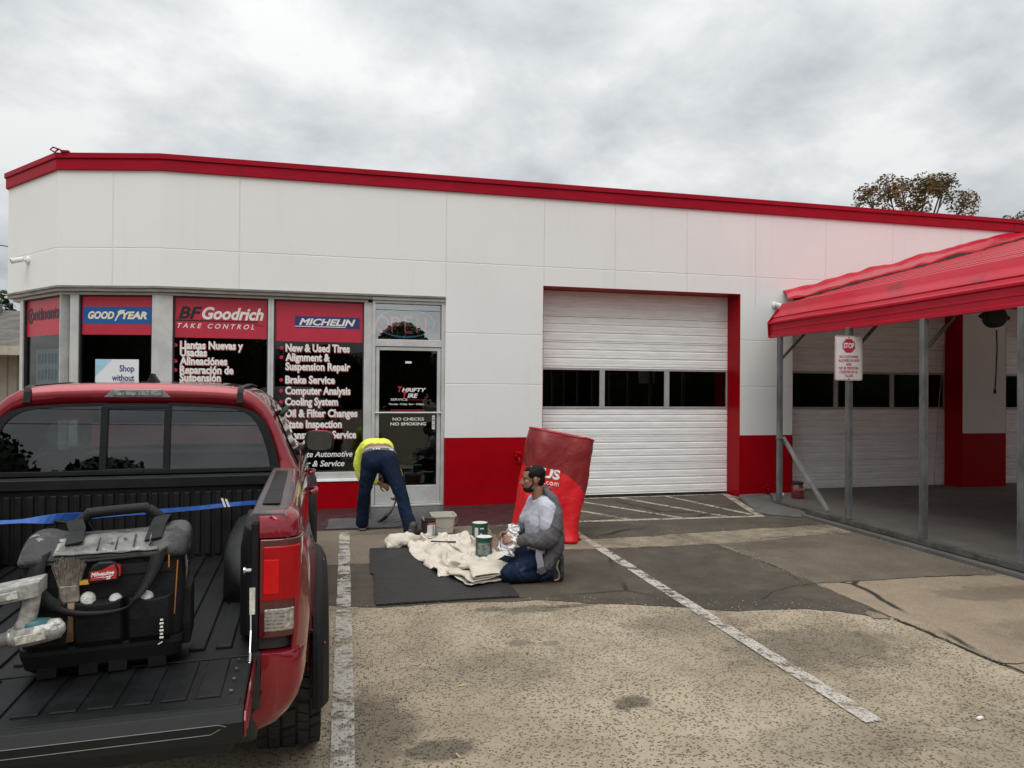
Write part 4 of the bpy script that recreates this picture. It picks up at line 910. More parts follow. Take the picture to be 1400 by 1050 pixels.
def can_thing(name, label, c, r, h, body, lid, band=None, lab=None, spill=None, parts=()):
    t = thing(name, label, 'paint can', c); x, y, z = c
    b = MB(); b.lathe([(0, .0), (r, 0), (r+.003, .003), (r+.003, .008), (r, .012), (r, h-.014), (r+.004, h-.010), (r+.004, h-.002), (r-.004, h)], (x, y, z), n=32); b.build('body', body, t, smooth=False)
    b = MB(); b.lathe([(r-.003, h-.001), (r-.012, h-.006), (r-.016, h-.001), (0, h-.002)] if lid else [(r-.004, h), (r-.006, h-.03), (0, h-.035)], (x, y, z), n=32); b.build('lid', lid or M_BLACK, t)
    if lab:
        mlab, a0, a1, z0, z1 = lab; b = MB()
        b.loft([[(x+(r+d)*math.cos(R(a0+(a1-a0)*i/16)), y+(r+d)*math.sin(R(a0+(a1-a0)*i/16)), zz_) for i in range(17)] for d, zz_ in ((.0012, z+z0), (.0012, z+z1))], caps=False, closed=False); b.build('label', mlab, t, normals=False)
    for mm, a0, a1, z0, z1 in parts:
        b = MB(); b.loft([[(x+(r+.002)*math.cos(R(a0+(a1-a0)*i/10)), y+(r+.002)*math.sin(R(a0+(a1-a0)*i/10)), zz_) for i in range(11)] for zz_ in (z+z0, z+z1)], caps=False, closed=False); b.build('label_print', mm, t, normals=False)
    b = MB(); b.tube([(x+(r+.006)*math.cos(a)*1., y-.012-(r*.35)*math.sin(a), z+h*.62-abs(math.sin(a))*h*.42) for a in [math.pi*i/12 for i in range(13)]], .0022, 5); b.build('wire_handle', M_STEEL, t, smooth=True)
    return t
M_TIN = mat('dull_tin', (.33, .33, .33), .4, .7, var=.2); M_GREENL = mat('green_can_label', (.012, .085, .055), .4, var=.12, speck=((.55, .55, .52), 19, .70))
M_LID = mat('white_painted_lid', (.74, .73, .71), .4, var=.1, speck=((.45, .44, .43), 16, .68)); M_PAPER = mat('white_can_label', (.60, .60, .61), .55, var=.08, speck=((.2, .2, .22), 55, .62)); M_DRIP = mat('dripped_maroon_paint', (.030, .012, .014), .3, var=.4)
can_thing('paint_can', 'dark paint can with white paper label and stir stick by the pail', (.92, 7.97, .010), .080, .215, M_DRIP, None, None, (M_PAPER, -105, -30, .02, .165), parts=((V_PINK, -95, -42, .168, .188), (V_BLACK, -60, -52, .04, .15), (V_PINK, -112, -106, .03, .10)))
b = MB(); b.obox((.885, 7.985, .17), (.009, 0, .0), (0, .002, 0), (-.03, 0, .09)); tag(b.build('stir_stick', mat('stir_wood', (.35, .33, .30), .6)), 'pale stir stick standing in the dark paint can', 'stick')
can_thing('paint_can', 'green labelled paint can with white lid behind the other green can', (1.475, 7.79, .010), .088, .195, M_GREENL, M_LID, None, (M_PAPER, -140, -112, .03, .15), parts=((V_WHITE, -98, -70, .135, .148), (V_WHITE, -100, -84, .06, .085)))
can_thing('paint_can', 'green paint can with smeared lid standing on the canvas cloth', (1.35, 6.90, .055), .084, .180, M_GREENL, M_LID, None, (mat('smeared_can_label', (.16, .20, .18), .5, var=.5, vs=30), -150, -60, .015, .13), parts=((V_PINK, -50, -25, .05, .15),))
pl = thing('plastic_pail', 'square cream plastic pail with wire handle standing behind the dark can', 'pail', (1.13, 8.30, .010))
def sq(cx_, cy_, z, a, r_, n=6):
    out = []
    for k_, (sx_, sy_) in enumerate(((1, -1), (1, 1), (-1, 1), (-1, -1))):
        for i in range(n+1):
            an = R(-90+90*k_+90*i/n); out.append((cx_+sx_*(a-r_)+r_*math.cos(an), cy_+sy_*(a-r_)+r_*math.sin(an), z))
    return out
M_PAIL = mat('cream_plastic', (.50, .475, .40), .45, var=.08, speck=((.16, .15, .14), 11, .74))
b = MB(); c_ = (1.13, 8.30); b.loft([sq(*c_, z, a, r_) for z, a, r_ in ((.011, .108, .03), (.20, .132, .035), (.203, .145, .035), (.225, .147, .035), (.226, .135, .03), (.06, .108, .03), (.02, .10, .03))]); b.build('pail', M_PAIL, pl, bevel=.003)
b = MB(); b.tube([(1.13+.148*math.cos(a), 8.155-.03*math.sin(a), .20-.12*math.sin(a)) for a in [math.pi*i/10 for i in range(11)]], .0025, 5); b.build('wire_handle', M_STEEL, pl, smooth=True)

# covered tyre rack: a red fabric cover leaning to the side
cv = thing('rack_cover', 'bulky red fabric cover over a display rack leaning beside the garage door', 'rack cover', (2.14, 7.72, .01))
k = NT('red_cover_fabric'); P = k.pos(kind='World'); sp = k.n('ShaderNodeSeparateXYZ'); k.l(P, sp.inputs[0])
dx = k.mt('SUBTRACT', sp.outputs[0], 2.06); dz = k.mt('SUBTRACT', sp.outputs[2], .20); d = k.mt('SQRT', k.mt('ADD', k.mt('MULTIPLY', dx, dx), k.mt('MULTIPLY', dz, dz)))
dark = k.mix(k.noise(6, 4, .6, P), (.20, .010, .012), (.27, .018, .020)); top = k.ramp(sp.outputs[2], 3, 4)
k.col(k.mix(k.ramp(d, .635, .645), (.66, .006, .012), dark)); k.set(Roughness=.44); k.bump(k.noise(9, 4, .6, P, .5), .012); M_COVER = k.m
def supr(a, e_=4.): c_, s_ = math.cos(a), math.sin(a); r_ = (abs(c_)**e_+abs(s_)**e_)**(-1/e_); return c_*r_, s_*r_
rings = []; nr = 72; NZ = 34
def cover_pt(t, a, sc=1.):
    ex, ey = supr(a); hx = (.345+.005*t+.035*math.exp(-t*16))*sc; hy = (.30-.03*t+.03*math.exp(-t*16))*sc
    cx_ = 2.195+.230*t; cy_ = 7.74+.06*t; x = cx_+ex*hx; y = cy_+ey*hy; z = .012+1.175*t
    z -= (x-cx_)*.20*t
    k_ = min(1, (1-t)*9)
    rip = noise.noise(Vector((ex*1.6, ey*1.6, t*2.6)))*.030-abs(noise.noise(Vector((ex*2.4+t*2.2, ey*2.4, t*3))))*.036-abs(noise.noise(Vector((ex*4-t*4, ey*4, t*5))))*.018+noise.noise(Vector((ex*11, ey*11, t*12)))*.006+.02+.022*math.exp(-t*9)*math.sin(a*11)
    return Vector((x+ex*rip*k_, y+ey*rip*k_, z+(.012*noise.noise(Vector((x*7, y*7, 2))) if t > .98 else 0)))
b = MB(); rings = [[cover_pt(i/NZ, 2*math.pi*j/nr) for j in range(nr)] for i in range(NZ+1)]
for sc in (.985, .93, .7, .35, .05): rings.append([cover_pt(1, 2*math.pi*j/nr, sc)+Vector((0, 0, .016 if sc < .98 else .010)) for j in range(nr)])
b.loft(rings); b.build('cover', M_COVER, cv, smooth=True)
BT = Board((2.18, 7.40, 0), (1, .0, 0), (0, -1, 0))
def wrap(mb, st, x, z, cap, **kk):
    vs, fs = glyphs(st, cap, **kk); out = []
    for v in vs:
        X, Z = x+v.x, z+v.y-.16*v.x; t = (Z-.012)/1.175
        best = min((cover_pt(t, math.pi*(1.25+.5*i/60)) for i in range(61)), key=lambda p: abs(p.x-X))
        out.append((X, best.y-.006-.001*v.z, Z))
    return mb.add(out, fs)
b = MB(); wrap(b, 'US', 2.115, .735, .095, width=.20, bold=.06, shear=.15); wrap(b, '.com', 2.135, .655, .055, width=.16, bold=.02, space=1.2); b.build('lettering', V_WHITE, cv, normals=False)
b = MB(); pts = [cover_pt(1, 2*math.pi*j/nr)+Vector((0, 0, .004)) for j in range(nr+1)]; b.tube(pts, .009, 6); b.build('piping', mat('bright_red_piping', (.55, .02, .03), .4), cv, smooth=True)
q = random.Random(41); vs = []; fs = []
def stone(x, y, z, s_):
    o = len(vs); vs.extend([(x+s_*q.uniform(.6, 1), y, z), (x, y+s_*q.uniform(.6, 1), z), (x-s_*q.uniform(.6, 1), y, z), (x, y-s_*q.uniform(.6, 1), z), (x+s_*q.uniform(-.3, .3), y+s_*q.uniform(-.3, .3), z+s_*.9)])
    fs.extend([(o, o+1, o+4), (o+1, o+2, o+4), (o+2, o+3, o+4), (o+3, o, o+4)])
EDGE = [((3.98, 1), (4.02, 4.5), .05, 260), ((4.05, 5.45), (4.05, 7.0), .06, 120), ((1.5, 5.45), (3.9, 4.75), .12, 170), ((5.95, 4.6), (5.95, 8.2), .06, 260), ((2.0, 7.2), (5.8, 7.4), .15, 260), ((-.1, 5.65), (1.5, 5.5), .08, 90), ((2.2, 7.6), (5.8, 7.75), .12, 160), ((6.2, 3), (6.2, 9), .05, 90), ((.1, 8.6), (2.6, 8.62), .06, 60)]
for a, c_, sp_, n in EDGE:
    for _ in range(n): t_ = q.random(); stone(a[0]+(c_[0]-a[0])*t_+q.gauss(0, sp_), a[1]+(c_[1]-a[1])*t_+q.gauss(0, sp_), .008 if a[0] < 6.15 else .054, q.uniform(.003, .009))
for _ in range(420): stone(q.uniform(-.2, 5.9), q.uniform(2.6, 8.5), .006, q.uniform(.0025, .006))
b = MB(); b.add(vs, fs); tag(b.build('gravel', mat('loose_grit', (.30, .265, .21), .9, var=.5, vs=30), None), 'loose grit scattered along the pavement joints', None, None, 'stuff')
b = MB(); b.obox((3.22, 3.02, .012), (.02, .006, 0), (-.002, .008, 0), (0, 0, .004)); tag(b.build('litter_scrap', V_WHITE), 'white scrap of litter on the concrete near the stall line', 'litter')
for i, (x, y, a, lb) in enumerate(((.66, 4.0, .2, 'cigarette butt alone on the aggregate concrete'), (.52, 3.24, 1.9, 'cigarette butt lying by the round dark oil stain'))):
    b = MB(); b.tube([(x-.018*math.cos(a), y-.018*math.sin(a), .006), (x+.018*math.cos(a), y+.018*math.sin(a), .006)], .0045, 6); tag(b.build('cigarette_butt', mat('butt_paper', (.6, .45, .28), .7)), lb, 'cigarette butt')

# ------------------------------------------------------------------ red pickup truck, tailgate down (built in its own frame: x right, y forward)
TRA = R(3.1); TRO = (-.9965, 2.502, 0)
M_PAINT = mat('red_metallic_paint', (.235, .0025, .012), .34, .45, var=.04, vs=30, coat=1.0)
M_BED = mat('black_bed_composite', (.0045, .0047, .005), .5, var=.5, vs=7, bump=.0015, bs=240, spec=.42, speck=((.035, .035, .034), 11, .70))
M_GATE = mat('tailgate_liner', (.0085, .009, .0095), .45, var=.5, vs=5, bump=.001, bs=260, spec=.28, speck=((.055, .055, .053), 9, .68))
M_GATEF = mat('dark_grey_tailgate_cap', (.011, .012, .0115), .5, spec=.25, var=.12, bump=.001, bs=300)
M_TRIMK = mat('textured_black_trim', (.008, .0085, .009), .5, spec=.25, var=.2, bump=.0015, bs=220)
M_CAP = mat('rail_cap_plastic', (.085, .070, .068), .42, var=.15, bump=.0015, bs=240)  # lighter reddish base colour stands in for the red it reflects
M_TYRE = mat('tyre_rubber', (.028, .027, .026), .8, var=.35, bump=.002, bs=60)
M_CHROME = mat('bright_metal', (.55, .55, .55), .25, 1.)
M_LENS = mat('red_lamp_lens', (.36, .001, .004), .08, var=.1, spec=.3); M_LENSD = mat('dark_red_lamp_lens', (.07, .001, .003), .08, coat=1)
M_CLEAR = mat('clear_lamp_lens', (.42, .40, .38), .12, .5, var=.5, vs=90, coat=1)
G_TRUCK = glass('dark_truck_glass', (.72, .80, .82), .72, .03)
tk = thing('pickup_truck', 'red pickup truck with its black tailgate lowered and a black lined bed', 'pickup truck', TRO, TRA)
TL = dict(local=True)
ARCH = (1.05, 4.285); AZ, AR = .39, .465
ZP = [.46, .55, .62, .74, .86, .96, 1.03, 1.09, 1.14, 1.18, 1.21, 1.235, 1.25, 1.262]
UP = [.825, .850, .864, .875, .884, .886, .885, .879, .869, .858, .847, .835, .823, .803]
def side_u(z, v):
    u = UP[0]
    for i in range(len(ZP)-1):
        if ZP[i] <= z <= ZP[i+1]: u = UP[i]+(UP[i+1]-UP[i])*(z-ZP[i])/(ZP[i+1]-ZP[i])
    if z > ZP[-1]: u = UP[-1]
    for a in ARCH:
        d = math.hypot(v-a, z-AZ); u += .045*math.exp(-max(0, d-AR)**2/.012) if d > AR-.05 else .045
    if v < .16: u -= .050*((.16-v)/.16)**2
    if v > 4.75: u -= .16*((v-4.75)/.5)**2
    return u
def body_side(s):
    b = MB(); vs_ = [.0, .02, .045, .08, .12, .16]+[.2+.04*i for i in range(127)]; ids = {}
    def top(v): return 1.262 if v < 1.60 else 1.235 if v < 3.7 else 1.235-.20*min(1, (v-3.7)/1.5)**1.3
    def vert(i, j):
        v = vs_[i]; z0, z1 = .46+(.20 if v < .64 else 0)*min(1, (.72-v)/.12), top(v); z = z0+(z1-z0)*j/30
        for a in ARCH:
            dx, dz = v-a, z-AZ; d = math.hypot(dx, dz)
            if AR-.045 < d < AR+.022: v, z = a+dx/d*AR, AZ+dz/d*AR
        return (s*side_u(z, v), v, z)
    nv = len(vs_)
    for i in range(nv):
        for j in range(31): ids[i, j] = len(b.v); b.v.append(Vector(vert(i, j)))
    for i in range(nv-1):
        for j in range(30):
            q = [ids[i, j], ids[i+1, j], ids[i+1, j+1], ids[i, j+1]]; c = sum((b.v[k] for k in q), Vector())/4
            if any(math.hypot(c.y-a, c.z-AZ) < AR-.004 for a in ARCH): continue
            b.f.append(tuple(q)); b.mi.append(0)
    return b
for s in (1, -1):
    o = body_side(s).build('body_side', M_PAINT, tk, smooth=True, **TL); sd_ = o.modifiers.new('t', 'SOLIDIFY'); sd_.thickness = .012; sd_.offset = -1 if s > 0 else 1
    # rear corner: panel over the lamp, lamp, dark gap, bumper corner, latch pillar
    plan = [(q_.x, q_.y) for q_ in smooth_path([(.716, -.004, 0), (.755, -.006, 0), (.79, -.004, 0), (.818, .006, 0), (.838, .024, 0), (.848, .050, 0), (.853, .10, 0), (.856, .16, 0)], 3)]
    def corner(z0, z1, grow=0., shrink=0., pl=plan, inn=.05):
        b = MB(); outer = [(s*(u+grow*(u-.7)/.16), v-grow) for u, v in pl]; inner = [(s*(u-inn*(u-.70)/.16), v+inn) for u, v in pl][::-1]
        return b.prism(outer+inner, z0, z1)
    b = MB(); tz = (1.190, 1.235, 1.262); rings = []
    for z, dv, du in ((1.186, 0, 0), (1.235, .004, -.004), (1.258, .014, -.014), (1.272, .04, -.03)):
        rings.append([(s*(u+du*(u-.70)/.15), v+dv, z) for u, v in plan]+[(s*.705, .16, z), (s*.705, .03+dv, z)])
    b.loft(rings); b.build('corner_panel', M_PAINT, tk, smooth=True, bevel=.004, **TL)
    lamp = corner(.846, 1.182, .006).build('taillight', M_LENSD, tk, smooth=True, bevel=.008, **TL)
    corner(.972, 1.158, .011, pl=plan[1:14], inn=.02).build('red_lens', M_LENS, lamp, smooth=True, bevel=.012, seg=3, **TL)
    corner(.995, 1.115, .0135, pl=[(.728, -.005), (.755, -.006), (.776, -.0055)], inn=.01).build('reflector', mat('bright_red_lens', (.62, .002, .006), .1, spec=.3), lamp, bevel=.004, **TL)
    b = corner(.868, .945, .0085, pl=[(.732, -.004), (.755, -.006), (.79, -.004), (.818, .006), (.834, .020)], inn=.02); b.build('clear_lens', M_CLEAR, lamp, bevel=.004, **TL)
    b = MB()
    for i in range(6): b.box(*sorted((s*.738, s*.80)), -.018, -.0165, .874+i*.012, .880+i*.012)
    b.build('lens_rib', M_CHROME, lamp, **TL)
    b = corner(.806, .842, -.012); b.build('lamp_gap', M_BLACK, tk, **TL)
    bpl = [(q_.x, q_.y) for q_ in smooth_path([(.725, -.030, 0), (.76, -.034, 0), (.80, -.030, 0), (.835, -.012, 0), (.856, .02, 0), (.866, .08, 0), (.870, .14, 0), (.872, .22, 0), (.872, .29, 0)], 4)]
    rings = []
    for z, du, k_ in ((.520, -.125, .25), (.54, -.085, .45), (.58, -.045, .70), (.63, -.014, .90), (.68, 0, 1), (.72, .004, 1), (.785, 0, 1), (.80, -.008, 1)):
        ring = []
        for u, v in bpl:
            vv = v*k_ if v > 0 else v; ring.append((s*(u+du*(1 if u > .73 else .2)), vv-du*.35, z))
        rings.append(ring+[(s*(.82+du), .28*k_, z), (s*.74, .10, z), (s*.715, .05, z)])
    b = MB(); b.loft(rings); b.build('bumper_corner', M_PAINT, tk, smooth=True, bevel=.010, seg=3, **TL)
    b = MB(); b.box(*sorted((s*.700, s*.724)), -.028, .05, .62, .80); b.build('bumper_notch', M_BLACK, tk, **TL)
    b = MB(); b.box(*sorted((s*.690, s*.715)), -.004, .10, .79, 1.24); b.build('latch_pillar', M_TRIMK, tk, bevel=.006, **TL)
    b = MB(); b.tube([(s*.665, .012, 1.075), (s*.70, .012, 1.075)], .007, 8); b.lathe([(0, 0), (.013, 0), (.013, .006), (0, .006)], (s*.665, .012, 1.075), (s, 0, 0), 10); b.build('latch_pin', M_CHROME, tk, **TL)
    b = MB(); b.box(*sorted((s*.686, s*.704)), -.0065, -.0045, .93, 1.02); b.build('warning_label', mat('label_white', (.60, .58, .50), .5, var=.2, vs=60), tk, **TL)
    b = MB(); b.tube([(s*.690, .0, .935), (s*.692, -.02, .88), (s*.694, -.10, .80)], .004, 6); b.lathe([(0, 0), (.007, 0), (.007, .03), (0, .03)], (s*.694, -.098, .803), (0, .75, .66), 8); b.build('gate_cable', M_CHROME, tk, **TL)
    # rail cap with its ribbed pads
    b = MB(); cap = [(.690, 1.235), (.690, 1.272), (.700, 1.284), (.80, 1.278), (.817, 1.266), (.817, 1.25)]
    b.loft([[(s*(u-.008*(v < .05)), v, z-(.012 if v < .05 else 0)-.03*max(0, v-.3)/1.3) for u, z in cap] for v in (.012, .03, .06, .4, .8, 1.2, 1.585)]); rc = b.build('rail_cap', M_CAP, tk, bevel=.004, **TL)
    b = MB()
    for v0, v1 in ((.10, .48), (.50, .92), (.94, 1.36)): b.obox((s*.748, (v0+v1)/2, 1.2835-.03*max(0, (v0+v1)/2-.3)/1.3), (.030, 0, 0), (0, (v1-v0)/2, -.0095*(v1-v0)), (0, 0, .002))
    b.build('rail_pad', M_TRIMK, rc, bevel=.002, **TL)
    # black fender flares
    for a in ARCH:
        b = MB(); rg = []
        for i in range(37):
            an = R(-12+196*i/36); c_, s_ = math.cos(an), math.sin(an)
            rg.append([(s*u, a+c_*r_, AZ+s_*r_) for u, r_ in ((.900, .435), (.958, .437), (.972, .448), (.968, .475), (.945, .520), (.925, .535), (.90, .53))])
        b.loft(rg); fl_ = b.build('fender_flare', M_TRIMK, tk, smooth=False, bevel=.003, **TL)
        b = MB()
        if s > 0:
            for an in (25, 75, 128, 165): b.lathe([(0, 0), (.007, 0), (.005, .005), (0, .006)], (s*.95, a+math.cos(R(180-an))*.512, AZ+math.sin(R(180-an))*.512), (s, 0, .2), 8)
            b.build('flare_clip', mat('pink_clip', (.45, .03, .08), .4), fl_, **TL)
        # wheel house, then the wheel
        b = MB(); b.loft([[(s*u, a+math.cos(R(158-136*i/20))*.47, AZ+math.sin(R(158-136*i/20))*.47) for i in range(21)] for u in (.58, .895)], caps=False, closed=False); b.build('wheel_house', M_BLACK, tk, normals=False, **TL)
        wh = MB(); C = (s*.805, a, .388); r_ = .388; hw = .132
        wh.lathe([(.215, -hw*.72), (.24, -hw*.95), (.30, -hw*1.02), (.352, -hw*.98), (.371, -hw*.86), (.375, -hw*.5), (.375, hw*.5), (.371, hw*.86), (.352, hw*.98), (.30, hw*1.02), (.24, hw*.95), (.215, hw*.72)], C, (1, 0, 0), 56)
        for i in range(44):
            for row, (x0, w_) in enumerate(((-.112, .022), (-.062, .023), (0, .026), (.062, .023), (.112, .022))):
                an = 2*math.pi*(i+(.5 if row % 2 else 0)+.15*math.sin(i*2.1+row))/44; rd = Vector((0, math.cos(an), math.sin(an))); tn = Vector((0, -math.sin(an), math.cos(an)))
                rr_ = .379 if row in (1, 2, 3) else .374
                wh.obox(Vector(C)+rd*rr_+Vector((x0, 0, 0)), Vector((w_, 0, 0))+tn*(.008 if row % 2 else -.008), tn*.0205, rd*.010)
        for i in range(22):
            an = 2*math.pi*i/22; rd = Vector((0, math.cos(an), math.sin(an))); tn = Vector((0, -math.sin(an), math.cos(an))); wh.obox(Vector(C)+rd*.352+Vector((s*.130, 0, 0)), Vector((.007, 0, 0)), tn*.028, rd*.018)
        tr = wh.build('wheel', M_TYRE, tk, smooth=False, normals=False, **TL)
        b = MB(); b.lathe([(.222, s*.09), (.222, s*.115), (.205, s*.105), (.19, s*.06), (.19, -s*.09)], C, (1, 0, 0), 40)
        for i in range(6):
            an = 2*math.pi*i/6; rd = Vector((0, math.cos(an), math.sin(an))); tn = Vector((0, -math.sin(an), math.cos(an))); b.obox(Vector(C)+rd*.125+Vector((s*.085, 0, 0)), Vector((s*.015, 0, 0)), tn*.03, rd*.085)
        b.lathe([(0, s*.105), (.045, s*.105), (.06, s*.08), (.06, s*.03)], C, (1, 0, 0), 20); b.build('rim', mat('dark_alloy', (.10, .10, .105), .35, .8), tr, **TL)
    # mirror
    b = MB(); c0 = Vector((s*.965, 3.10, 1.287)); rg = []
    for v, k_ in ((-.045, .93), (-.035, 1.), (.0, 1.), (.04, .93), (.075, .72), (.095, .35)):
        rg.append([c0+Vector((s*(supr(t_ := 2*math.pi*i/28, 3.4)[0]*.108*k_+.004), v, supr(t_, 3.4)[1]*.080*k_-.01*math.cos(t_)*k_)) for i in range(28)])
    b.loft(rg); b.tube([(s*.80, 3.14, 1.21), (s*.88, 3.12, 1.235)], .035, 8); mr = b.build('mirror', M_TRIMK, tk, smooth=True, **TL)
    b = MB(); b.loft([[c0+Vector((s*(supr(2*math.pi*i/28, 3.4)[0]*.092+.004), v, supr(2*math.pi*i/28, 3.4)[1]*.066)) for i in range(28)] for v in (-.048, -.046)]); b.build('mirror_glass', mat('mirror_glass', (.10, .11, .12), .05, 1.), mr, **TL)
    b = MB(); b.loft([[c0+Vector((s*(supr(2*math.pi*i/28, 3.4)[0]*.110*k_+.006), v, supr(2*math.pi*i/28, 3.4)[1]*.082*k_+.004)) for i in range(28)] for v, k_ in ((.002, 1.005), (.042, .935), (.078, .73), (.098, .36))]); b.build('mirror_shell', M_PAINT, mr, smooth=True, **TL)
    # door handles and side window strips
    for v in (1.95, 2.95):
        b = MB(); b.tube([(s*.895, v-.09, 1.07), (s*.928, v-.06, 1.075), (s*.928, v+.06, 1.075), (s*.895, v+.09, 1.07)], .014, 8); b.build('door_handle', M_PAINT, tk, smooth=True, **TL)
# bed
b = MB(); FZ = .80
b.box(-.70, .70, .0, 1.50, FZ-.06, FZ); 
for i in range(15):
    u = -.60+i*.0857; b.obox((u, .76, FZ+.005), (.026, 0, 0), (0, .70, 0), (0, 0, .006))
b.build('bed_floor', M_BED, tk, bevel=.004, **TL)
b = MB(); b.box(-.70, .70, 1.48, 1.53, FZ, 1.178)
for i in range(27): b.box(-.66+i*.051, -.66+i*.051+.030, 1.468, 1.481, FZ+.02, 1.150)
b.box(-.72, .72, 1.455, 1.56, 1.179, 1.232); b.box(-.70, .70, 1.44, 1.456, 1.12, 1.178) if False else None
b.build('bed_front_wall', M_BED, tk, bevel=.004, **TL)
for s in (1, -1):
    b = MB(); b.box(*sorted((s*.690, s*.72)), .09, 1.5, FZ, 1.235)
    for i in range(11): b.box(*sorted((s*.682, s*.692)), .55+i*.085, .60+i*.085, 1.06, 1.20)
    b.build('bed_side_wall', M_BED, tk, bevel=.004, **TL)
    b = MB(); rg = []
    for v, h, d in ((.54, .04, .04), (.58, .16, .12), (.66, .24, .155), (.80, .27, .165), (1.20, .27, .165), (1.36, .24, .155), (1.44, .14, .11), (1.47, .03, .03)):
        rg.append([(s*.69, v, FZ), (s*(.69-d), v, FZ), (s*(.69-d*.98), v, FZ+h*.75), (s*(.69-d*.86), v, FZ+h*.93), (s*(.69-d*.6), v, FZ+h), (s*.69, v, FZ+h)])
    b.loft(rg); b.build('wheel_well', M_BED, tk, smooth=True, **TL)
    b = MB(); b.loft([[(s*.69, v, FZ+.02), (s*(.69-d), v, FZ+.02), (s*(.69-d), v, FZ+h*.8), (s*(.69-d*.7), v, FZ+h), (s*.69, v, FZ+h)] for v, d, h in ((.10, .02, .40), (.13, .045, .41), (.40, .055, .42), (.46, .02, .40))]); b.build('bed_corner_bin', M_TRIMK, tk, smooth=False, bevel=.01, **TL)
    b = MB(); b.lathe([(.022, 0), (.030, .004), (.024, .007)], (s*.42, .42, FZ+.004), n=16, caps=True); b.build('tie_down', M_CHROME, tk, **TL)
# tailgate, lowered
gate = MB(); gate.loft([[(u, v, z) for v, z in ((-.015, .795), (-.015, .72), (-.36, .705), (-.452, .722), (-.456, .775), (-.440, .797), (-.425, .803), (-.05, .803))] for u in (-.700, .700)])
tg = gate.build('tailgate', M_GATE, tk, bevel=.006, **TL)
b = MB()
u = -.63
for i in range(14):
    b.obox((-.60+i*.0923, -.205, .8045), (.034, 0, 0), (0, .145, 0), (0, 0, .0045))
b.obox((0, -.395, .8045), (.69, 0, 0), (0, .026, 0), (0, 0, .003)); b.obox((0, -.03, .8045), (.69, 0, 0), (0, .014, 0), (0, 0, .003))
b.build('gate_liner', M_GATE, tg, bevel=.003, **TL)
b = MB(); b.loft([[(u, v, z) for v, z in ((-.457, .720), (-.463, .726), (-.463, .773), (-.445, .801), (-.425, .807), (-.424, .803), (-.44, .79), (-.452, .76), (-.452, .725))] for u in (-.703, .703)]); cp = b.build('gate_cap', M_GATEF, tg, bevel=.003, **TL)
b = MB(); b.tube([(-.70, -.4635, .772), (.64, -.4635, .772), (.66, -.4635, .765)], .0012, 4); b.tube([(-.70, -.4635, .748), (.62, -.4635, .748), (.645, -.4635, .760)], .0012, 4); b.build('cap_groove', mat('grey_edge_line', (.12, .12, .11), .5), cp, **TL)
for s in (1, -1):
    b = MB(); b.loft([[(s*u, v, z) for v, z in ((-.02, .79), (-.02, .72), (-.36, .71), (-.45, .725), (-.455, .772), (-.440, .793), (-.05, .795))] for u in (.7035, .711)]); b.build('gate_side', M_PAINT, tg, bevel=.002, **TL)
    b = MB()
    for v in (-.08, -.16, -.24, -.33): b.lathe([(0, 0), (.006, 0), (.006, .003), (0, .003)], (s*.66, v, .809), n=8)
    b.build('screw', M_CHROME, tg, **TL)
    b = MB(); b.lathe([(0, 0), (.022, 0), (.022, .025), (0, .025)], (s*.688, -.012, .775), (s, 0, 0), 14); b.build('hinge', M_TRIMK, tg, **TL)
b = MB(); b.box(-.715, .715, -.02, .10, .50, .66); b.box(-.70, .70, .10, .16, .50, .60); b.build('rear_bumper', M_BLACK, tk, bevel=.02, **TL)
b = MB(); b.box(-.62, .62, .15, 5.0, .40, .62); b.box(-.80, .80, 1.62, 3.75, .44, .60); b.build('chassis', M_BLACK, tk, **TL)
# cab: rear ring round the window, then a lofted greenhouse
def half(out):  # mirrored closed outline, right side bottom to top centre
    return out+[(-u, z) for u, z in out[::-1][1:]]
OUT = half([(.842, 1.20), (.815, 1.235), (.785, 1.30), (.752, 1.38), (.722, 1.46), (.690, 1.535), (.652, 1.595), (.607, 1.641), (.56, 1.672), (.515, 1.692), (.40, 1.706), (.20, 1.714), (0, 1.716)])
WIN = half([(.715, 1.238), (.722, 1.245), (.712, 1.30), (.694, 1.37), (.671, 1.44), (.640, 1.505), (.607, 1.545), (.565, 1.572), (.520, 1.585), (.48, 1.592), (.36, 1.600), (.18, 1.606), (0, 1.608)])
def ringat(o, v0, lean, k_=1., dz=0., kz=1.): return [(u*k_, v0+lean*(z-1.2), 1.2+(z-1.2)*kz+dz) for u, z in o]
secs = [ringat(WIN, 1.600, .11), ringat(WIN, 1.592, .11, 1.006), ringat(OUT, 1.598, .11, .985, -.004), ringat(OUT, 1.612, .11), ringat(OUT, 1.75, .10, 1.004, .004), ringat(OUT, 2.3, 0, 1.012, .012, 1.01), ringat(OUT, 2.75, -.1, 1.01, .006, 1.0)]
b = MB(); b.loft(secs, caps=False, closed=False); 
# roof front and windscreen pillars
fr_ = [(u, 3.08+(.62-.62*(z-1.2)/.516)*1.0, z+.0) for u, z in OUT]
b.loft([secs[-1], fr_], caps=False, closed=False) if False else None
b.build('cab_shell', M_PAINT, tk, smooth=True, **TL)
